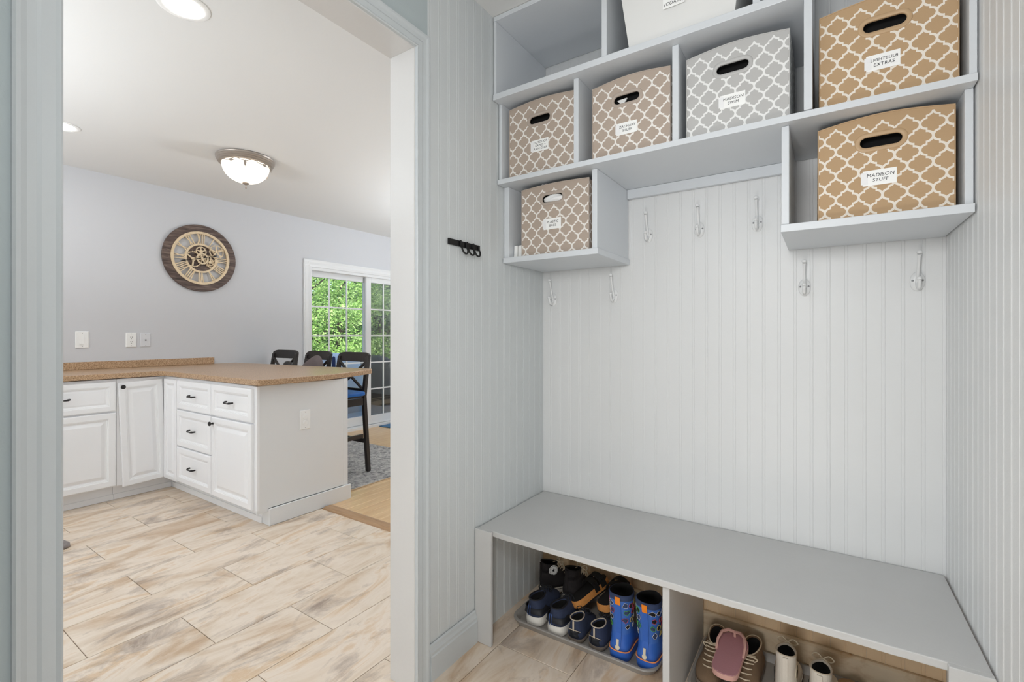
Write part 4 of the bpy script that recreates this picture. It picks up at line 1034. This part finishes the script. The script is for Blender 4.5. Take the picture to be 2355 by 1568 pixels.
# ------------------------------------------------------------------ bar stools
def make_stool():
    t = thing('bar_stool', 'x', 'bar stool', (0, 0, 0))
    w = .20
    # local: seat towards -y, back at y=0
    def leg(pts, r0, r1): 
        rings = []
        for (x, y, z), r in zip(pts, [r0, (r0 + r1) / 2, r1]): rings.append([(x - r, y - r, z), (x + r, y - r, z), (x + r, y + r, z), (x - r, y + r, z)])
        return MB().loft(rings)
    for s in (-1, 1):
        leg([(s * (w + .012), .0, .006), (s * w, -.035, .66), (s * (w - .012), .018, 1.00)], .017, .016).build('rear_leg', M['stool'], t, bevel=.003)
        leg([(s * (w + .012), -.40, .006), (s * (w + .006), -.385, .33), (s * w, -.375, .648)], .016, .019).build('front_leg', M['stool'], t, bevel=.003)
        Bx(s * w - .010, s * w + .010, -.36, -.05, .30, .335).build('stretcher', M['stool'], t, bevel=.002)
        Bx(s * w - .010, s * w + .010, -.36, -.05, .585, .645).build('apron', M['stool'], t, bevel=.002)
    Bx(-w, w, -.395, -.372, .22, .256).build('footrest', M['stool'], t, bevel=.003)
    Bx(-w, w, -.022, -.002, .25, .286).build('stretcher', M['stool'], t, bevel=.003)
    Bx(-w, w, -.39, -.365, .585, .645).build('apron', M['stool'], t, bevel=.003)
    Bx(-w - .015, w + .015, -.415, -.052, .650, .680).build('seat', M['stool'], t, bevel=.008, seg=3)
    n = 12; rg = []
    for k in range(n + 1):
        a = -w - .008 + (2 * w + .016) * k / n; bow = .018 * (1 - (a / w) ** 2)
        zt = .022 if k in (0, n) else (.006 if k in (1, n - 1) else 0)
        rg.append([(a, .010 + bow, .952 + zt * .4), (a, .030 + bow, .952 + zt * .4), (a, .036 + bow, 1.036 - zt), (a, .016 + bow, 1.036 - zt)])
    MB().loft(rg).build('top_rail', M['stool'], t, bevel=.003)
    for s in (-1, 1):
        MB().tube([(s * (w - .02), .006, .955), (0, -.012, .82), (-s * (w - .012), -.024, .705)], .013, 6).build('cross_bar', M['stool'], t)
    Bx(-w, w, -.040, -.022, .690, .725).build('lower_rail', M['stool'], t, bevel=.003)
    return t
s0 = make_stool(); s0['group'] = 'black bar stools at the peninsula'
s0['label'] = 'black wooden bar stool with a blue pad on its seat, nearest the sliding door'
s0.location = (-3.525, 2.705, .012); s0.rotation_euler = (0, 0, R(1))
clone(s0, (-4.045, 2.70, .012), R(-2), 'black wooden bar stool with a grey jacket hanging over it')
clone(s0, (-4.61, 2.70, .012), R(2), 'black wooden bar stool standing empty, nearest the backsplash wall')
pad = thing('seat_pad', 'flat bright blue pad sticking out over the side of a stool seat', 'cushion', (-3.412, 2.48, .6935))
MB().prism([(.212 * math.copysign(abs(math.cos(t)) ** .45, math.cos(t)), .15 * math.copysign(abs(math.sin(t)) ** .45, math.sin(t))) for t in [2 * math.pi * i / 32 for i in range(32)]], .0, .030).build('pad', M['blueseat'], pad, bevel=.008, seg=3)
def cloth(name, label, mt, loc, pts, cat='clothing'):
    t = thing(name, label, cat, loc)
    rnd2 = random.Random(2)
    rg = [[(x + rnd2.uniform(-.006, .006), y + dy, z + rnd2.uniform(-.006, .006)) for x, y, z in r for dy in ()] for r in []]
    m_ = MB(); m_.loft([[(x, y - d, z) for x, y, z in r] + [(x, y + d, z) for x, y, z in reversed(r)] for r, d in pts]); o = m_.build('cloth', mt, t, smooth=2)
    sd = o.modifiers.new('sub', 'SUBSURF'); sd.levels = 1; sd.render_levels = 2
    return t
cloth('jacket', 'crumpled grey jacket bunched against a stool back at the counter', M['jacket'], (-3.95, 2.585, .69),
      [([(-.15, 0, .0), (.0, -.02, .0), (.15, 0, .0)], .03), ([(-.18, .0, .13), (.0, -.02, .14), (.17, 0, .14)], .035), ([(-.17, .0, .21), (.0, -.025, .235), (.165, .01, .225)], .034), ([(-.09, .01, .262), (.03, -.01, .285), (.135, .02, .268)], .028), ([(-.01, .02, .305), (.04, .015, .318), (.10, .03, .305)], .018), ([(.025, .02, .322), (.05, .02, .328), (.075, .03, .322)], .008)])
cloth('bag', 'dark grey bag corner lying beside the jacket at the counter', M['stool'], (-4.20, 2.50, .692),
      [([(-.06, 0, .0), (.0, 0, .0), (.07, 0, .0)], .03), ([(-.07, 0, .2), (.0, 0, .24), (.08, 0, .21)], .03), ([(-.05, 0, .255), (.0, 0, .285), (.06, 0, .265)], .02)], 'bag')
cloth('blue_garment', 'navy blue garment hanging down the side of the jacket stool', M['navycloth'], (-3.800, 2.712, .62),
      [([(-.020, .0, .0), (.0, 0, .0), (.020, 0, .0)], .010), ([(-.020, .0, .2), (.0, 0, .2), (.020, 0, .2)], .012), ([(-.018, .0, .36), (.0, 0, .365), (.018, 0, .36)], .012), ([(-.014, .0, .385), (.0, 0, .388), (.014, 0, .385)], .008)])

# ------------------------------------------------------------------ rug, doormat, slipper
rg_ = thing('area_rug', 'grey mottled pile rug under the bar stools', 'rug', (-4.0, 3.0, .0025), world=True)
Bx(-4.85, -3.040, 2.26, 3.42, .0035, .012).build('pile', M['rug'], rg_, bevel=.003)
e2_ = MB(); e2_.box(-3.040, -3.030, 2.25, 3.43, .0030, .0095); e2_.box(-4.86, -3.040, 3.42, 3.43, .0030, .0095)
tag(e2_.build('binding', M['rugedge'], rg_), kind='stuff')
dm = thing('doormat', 'blue speckled doormat on the floor by the sliding door', 'doormat', (-4.72, 4.6, .0028), world=True)
Bx(-4.875, -4.45, 4.16, 5.0, .0035, .012).build('mat_pile', M['mat'], dm, bevel=.003)
sl = thing('slipper', 'grey fuzzy slipper toe peeking out from behind the door casing', 'slipper', (-3.575, .70, .0006))
m_ = MB()
for k in range(1): pass
m_.loft([[(.038 * s * math.cos(t), y, .004 + .030 * s2 * max(0, math.sin(t)) * 2) for t in [2 * math.pi * i / 14 for i in range(14)]] for y, s, s2 in ((-.14, .5, .3), (-.12, .9, .5), (-.02, 1.0, .75), (.06, 1.05, .85), (.10, .85, .7), (.125, .4, .35))])
m_.build('upper', mat('grey_fuzzy_fabric', srgb(158, 152, 152), .95, var=.25, vscale=90, bump=1, bscale=200), sl, smooth=2)

# ------------------------------------------------------------------ outside
M['deck'] = ramp_mat('weathered_deck', [(.3, srgb(126, 136, 142)), (.6, srgb(158, 168, 172))], 4, (.8, 9, 1), .8, .05)
M['postw'] = mat('deck_rail_wood', srgb(150, 132, 108), .8, var=.15, vscale=6)
M['ground'] = mat('forest_ground', srgb(70, 76, 44), .95, var=.3, vscale=2)
M['tarp'] = mat('grey_cover_fabric', srgb(196, 204, 214), .55, bump=.5, bscale=6)
M['grillc'] = mat('black_vinyl_cover', srgb(44, 46, 48), .4, bump=.4, bscale=8)
M['bark'] = mat('bark', srgb(72, 60, 48), .95, bump=.8, bscale=20, stretch=(1, 1, .2))
struct(Bx(-40, XK - .2, -20, 45, -1.3, -1.0), 'ground_yard', M['ground'])
dk = struct(Bx(-8.6, XK - .165, 1.5, 9.5, -.16, -.062), 'floor_deck', M['postw'])
b0 = None
y = 1.5
for k in range(57):
    o_ = tile_mesh(.138, 3.43, .03, .002).build('deckboard', M['deck'], dk) if b0 is None else twin(b0, 'deckboard', (0, 0, 0), dk)
    b0 = b0 or o_
    o_.rotation_euler = (0, 0, R(90)); o_.location = (-6.78, y + .07, -.032); y += .14
rl = thing('deck_railing', 'weathered wooden deck railing beyond the grill cover', 'railing', (-8.5, 6, -.06), world=True)
Bx(-8.56, -8.42, 2.0, 9.4, .53, .57).build('top_rail', M['postw'], rl, bevel=.004)
Bx(-8.51, -8.47, 2.0, 9.4, .04, .08).build('bottom_rail', M['postw'], rl)
for y in (2.05, 3.7, 5.35, 7.0, 8.65): Bx(-8.535, -8.445, y, y + .09, -.0615, .5295).build('post', M['postw'], rl)
ba = None
for k in range(60):
    y = 2.2 + k * .12
    o_ = Bx(-8.505, -8.475, 0, .03, .1205, .5295).build('baluster', M['postw'], rl) if ba is None else twin(ba, 'baluster', (0, 0, 0), rl)
    ba = ba or o_; o_.location = (0, y, 0)
gc = thing('grill_cover', 'black vinyl grill cover with a silver panel on the deck', 'grill', (-6.75, 5.66, -.031))
sc = bpy.data.materials.new('insect_screen'); sc.use_nodes = True; nt = sc.node_tree; nt.nodes.clear()
o_ = nt.nodes.new('ShaderNodeOutputMaterial'); t1_ = nt.nodes.new('ShaderNodeBsdfTransparent'); d1_ = nt.nodes.new('ShaderNodeBsdfDiffuse'); mx_ = nt.nodes.new('ShaderNodeMixShader')
d1_.inputs[0].default_value = srgb(60, 62, 60); mx_.inputs[0].default_value = .38
nt.links.new(t1_.outputs[0], mx_.inputs[1]); nt.links.new(d1_.outputs[0], mx_.inputs[2]); nt.links.new(mx_.outputs[0], o_.inputs[0])
sp_ = MB(); sp_.box(XK - .158, XK - .152, 4.06, 5.04, .05, 1.96)
sp_.build('insect_screen', sc, ds)
def brick_ring(w, l, z, sx=0, sy=0): return [(sx + p[0], sy + p[1], z) for p in rrect(-w, w, -l, l, min(w, l) * .35, 0, 4)]
MB().loft([brick_ring(.34, .12, 0), brick_ring(.33, .13, .25), brick_ring(.36, .155, .36), brick_ring(.36, .165, .62), brick_ring(.33, .16, .76), brick_ring(.22, .12, .84), brick_ring(.08, .05, .87)]).build('cover', M['grillc'], gc, smooth=True)
MB().prism([(-.02, .70), (.12, .58), (.12, .66), (.04, .74)], .362, .368, 0).build('silver_panel', M['steel'], gc)
tp = thing('furniture_cover', 'pale grey fabric cover draped over patio furniture outside', 'cover', (-6.8, 4.40, -.031))
rg = []
for w_, l_, z_ in ((.56, .72, 0), (.55, .70, .3), (.54, .68, .62), (.50, .64, .86), (.42, .56, .92), (.2, .3, .95)):
    ring_ = brick_ring(w_, l_, z_)
    rg.append([(x * (1 + .03 * math.sin(13 * i)), y * (1 + .04 * math.sin(9 * i + z_ * 4)), z) for i, (x, y, z) in enumerate(ring_)])
MB().loft(rg).build('drape', M['tarp'], tp, smooth=2)
def leafmat(name, a, b_):
    m = bpy.data.materials.new(name); m.use_nodes = True; nt = m.node_tree; p = nt.nodes['Principled BSDF']; p.inputs['Roughness'].default_value = .55
    g = nt.nodes.new('ShaderNodeNewGeometry'); mx = nt.nodes.new('ShaderNodeMix'); mx.data_type = 'RGBA'; mx.inputs[6].default_value = a; mx.inputs[7].default_value = b_
    nt.links.new(g.outputs['Random Per Island'], mx.inputs[0]); nt.links.new(mx.outputs[2], p.inputs['Base Color'])
    tr = nt.nodes.new('ShaderNodeBsdfTranslucent'); nt.links.new(mx.outputs[2], tr.inputs[0]); ms = nt.nodes.new('ShaderNodeMixShader'); ms.inputs[0].default_value = .35
    nt.links.new(p.outputs[0], ms.inputs[1]); nt.links.new(tr.outputs[0], ms.inputs[2]); nt.links.new(ms.outputs[0], nt.nodes['Material Output'].inputs[0]); return m
LM = [leafmat('leaf_light', srgb(136, 184, 76), srgb(206, 230, 150)), leafmat('leaf_mid', srgb(90, 142, 54), srgb(160, 200, 104)), leafmat('leaf_dark', srgb(44, 80, 34), srgb(88, 130, 60))]
def tree(label, x, y, zc, rx, rz, n, lm, seed, ls=.044):
    rd = random.Random(seed); t = thing('leafy_tree', label, 'tree', (x, y, -1.0), world=True, group='trees beyond the deck')
    MB().tube([(x, y, -1.05), (x + .08, y - .05, zc * .4), (x, y + .05, zc + rz * .3)], [.13, .10, .05], 8).build('trunk', M['bark'], t, smooth=True)
    tw = MB(); cl = []
    for k in range(26):
        a = rd.uniform(0, 6.28); h_ = rd.uniform(-.95, .95); q = math.sqrt(1 - h_ * h_) * rd.uniform(.45, 1)
        cl.append((x + rx * q * math.cos(a), y + rx * q * math.sin(a), zc + rz * h_))
    for c in cl[:14]: tw.tube([(x, y, max(-.6, c[2] - rx * .5)), c], [.03, .008], 5)
    tag(tw.build('branches', M['bark'], t), kind='stuff')
    lf = MB()
    for k in range(n):
        c = cl[rd.randrange(len(cl))]; s = rx * .42
        p = Vector((c[0] + rd.gauss(0, s * .5), c[1] + rd.gauss(0, s * .5), c[2] + rd.gauss(0, s * .30)))
        n_ = Vector((rd.gauss(.3, .6), rd.gauss(-.2, .6), rd.gauss(.7, .5))).normalized(); u = n_.orthogonal().normalized()
        u = (Matrix.Rotation(rd.uniform(0, 6.28), 3, n_) @ u); v = n_.cross(u); l = ls * rd.uniform(.6, 1.3)
        lf.add([p - u * l, p + v * l * .42 + n_ * l * .08, p + u * l, p - v * l * .42 + n_ * l * .08], [(0, 1, 2), (0, 2, 3)])
    tag(lf.build('foliage', LM[lm], t), kind='stuff')
tree('bright leafy tree close to the deck, seen through the door panes at the wall end', -10.2, 6.3, 1.6, 1.5, 2.0, 13000, 0, 11)
tree('bright green tree behind the deck railing in the middle of the door view', -11.0, 8.0, 1.2, 1.5, 2.1, 13000, 0, 12)
tree('mid green tree behind the grill cover', -11.6, 9.9, 1.0, 1.5, 2.3, 12000, 1, 13)
tree('tall dark tree far back, filling the gap over the jacket stool', -14.2, 8.6, 2.6, 2.4, 3.4, 9000, 1, 14, .08)
tree('tall dark tree far back on the grill side', -14.6, 11.8, 2.6, 2.6, 3.6, 9000, 2, 15, .08)
tree('tall dark tree far back on the wall side', -13.6, 5.6, 2.4, 2.2, 3.2, 8000, 2, 16, .08)
tree('low bushy tree below the bright leafy tree', -9.6, 7.2, -.1, 1.1, .9, 6000, 0, 17)
tree('low dark bushy tree behind the grill cover', -10.0, 9.0, .0, 1.1, 1.0, 5000, 2, 18)
hd = thing('woodland_edge', 'deep green woodland undergrowth closing the view behind the trees', 'woodland', (-17.5, 10, -1.0), world=True)
rd = random.Random(9); lf = MB()
for k in range(9000):
    p = Vector((-17.5 + rd.gauss(0, .5), rd.uniform(2, 20), rd.uniform(-1, 7.5)))
    n_ = Vector((rd.gauss(.8, .4), rd.gauss(0, .5), rd.gauss(.3, .5))).normalized(); u = n_.orthogonal().normalized(); u = Matrix.Rotation(rd.uniform(0, 6.28), 3, n_) @ u; v = n_.cross(u); l = rd.uniform(.15, .28)
    lf.add([p - u * l, p + v * l * .5, p + u * l, p - v * l * .5], [(0, 1, 2), (0, 2, 3)])
tag(lf.build('foliage', LM[2], hd), kind='stuff'); hd['kind'] = 'stuff'
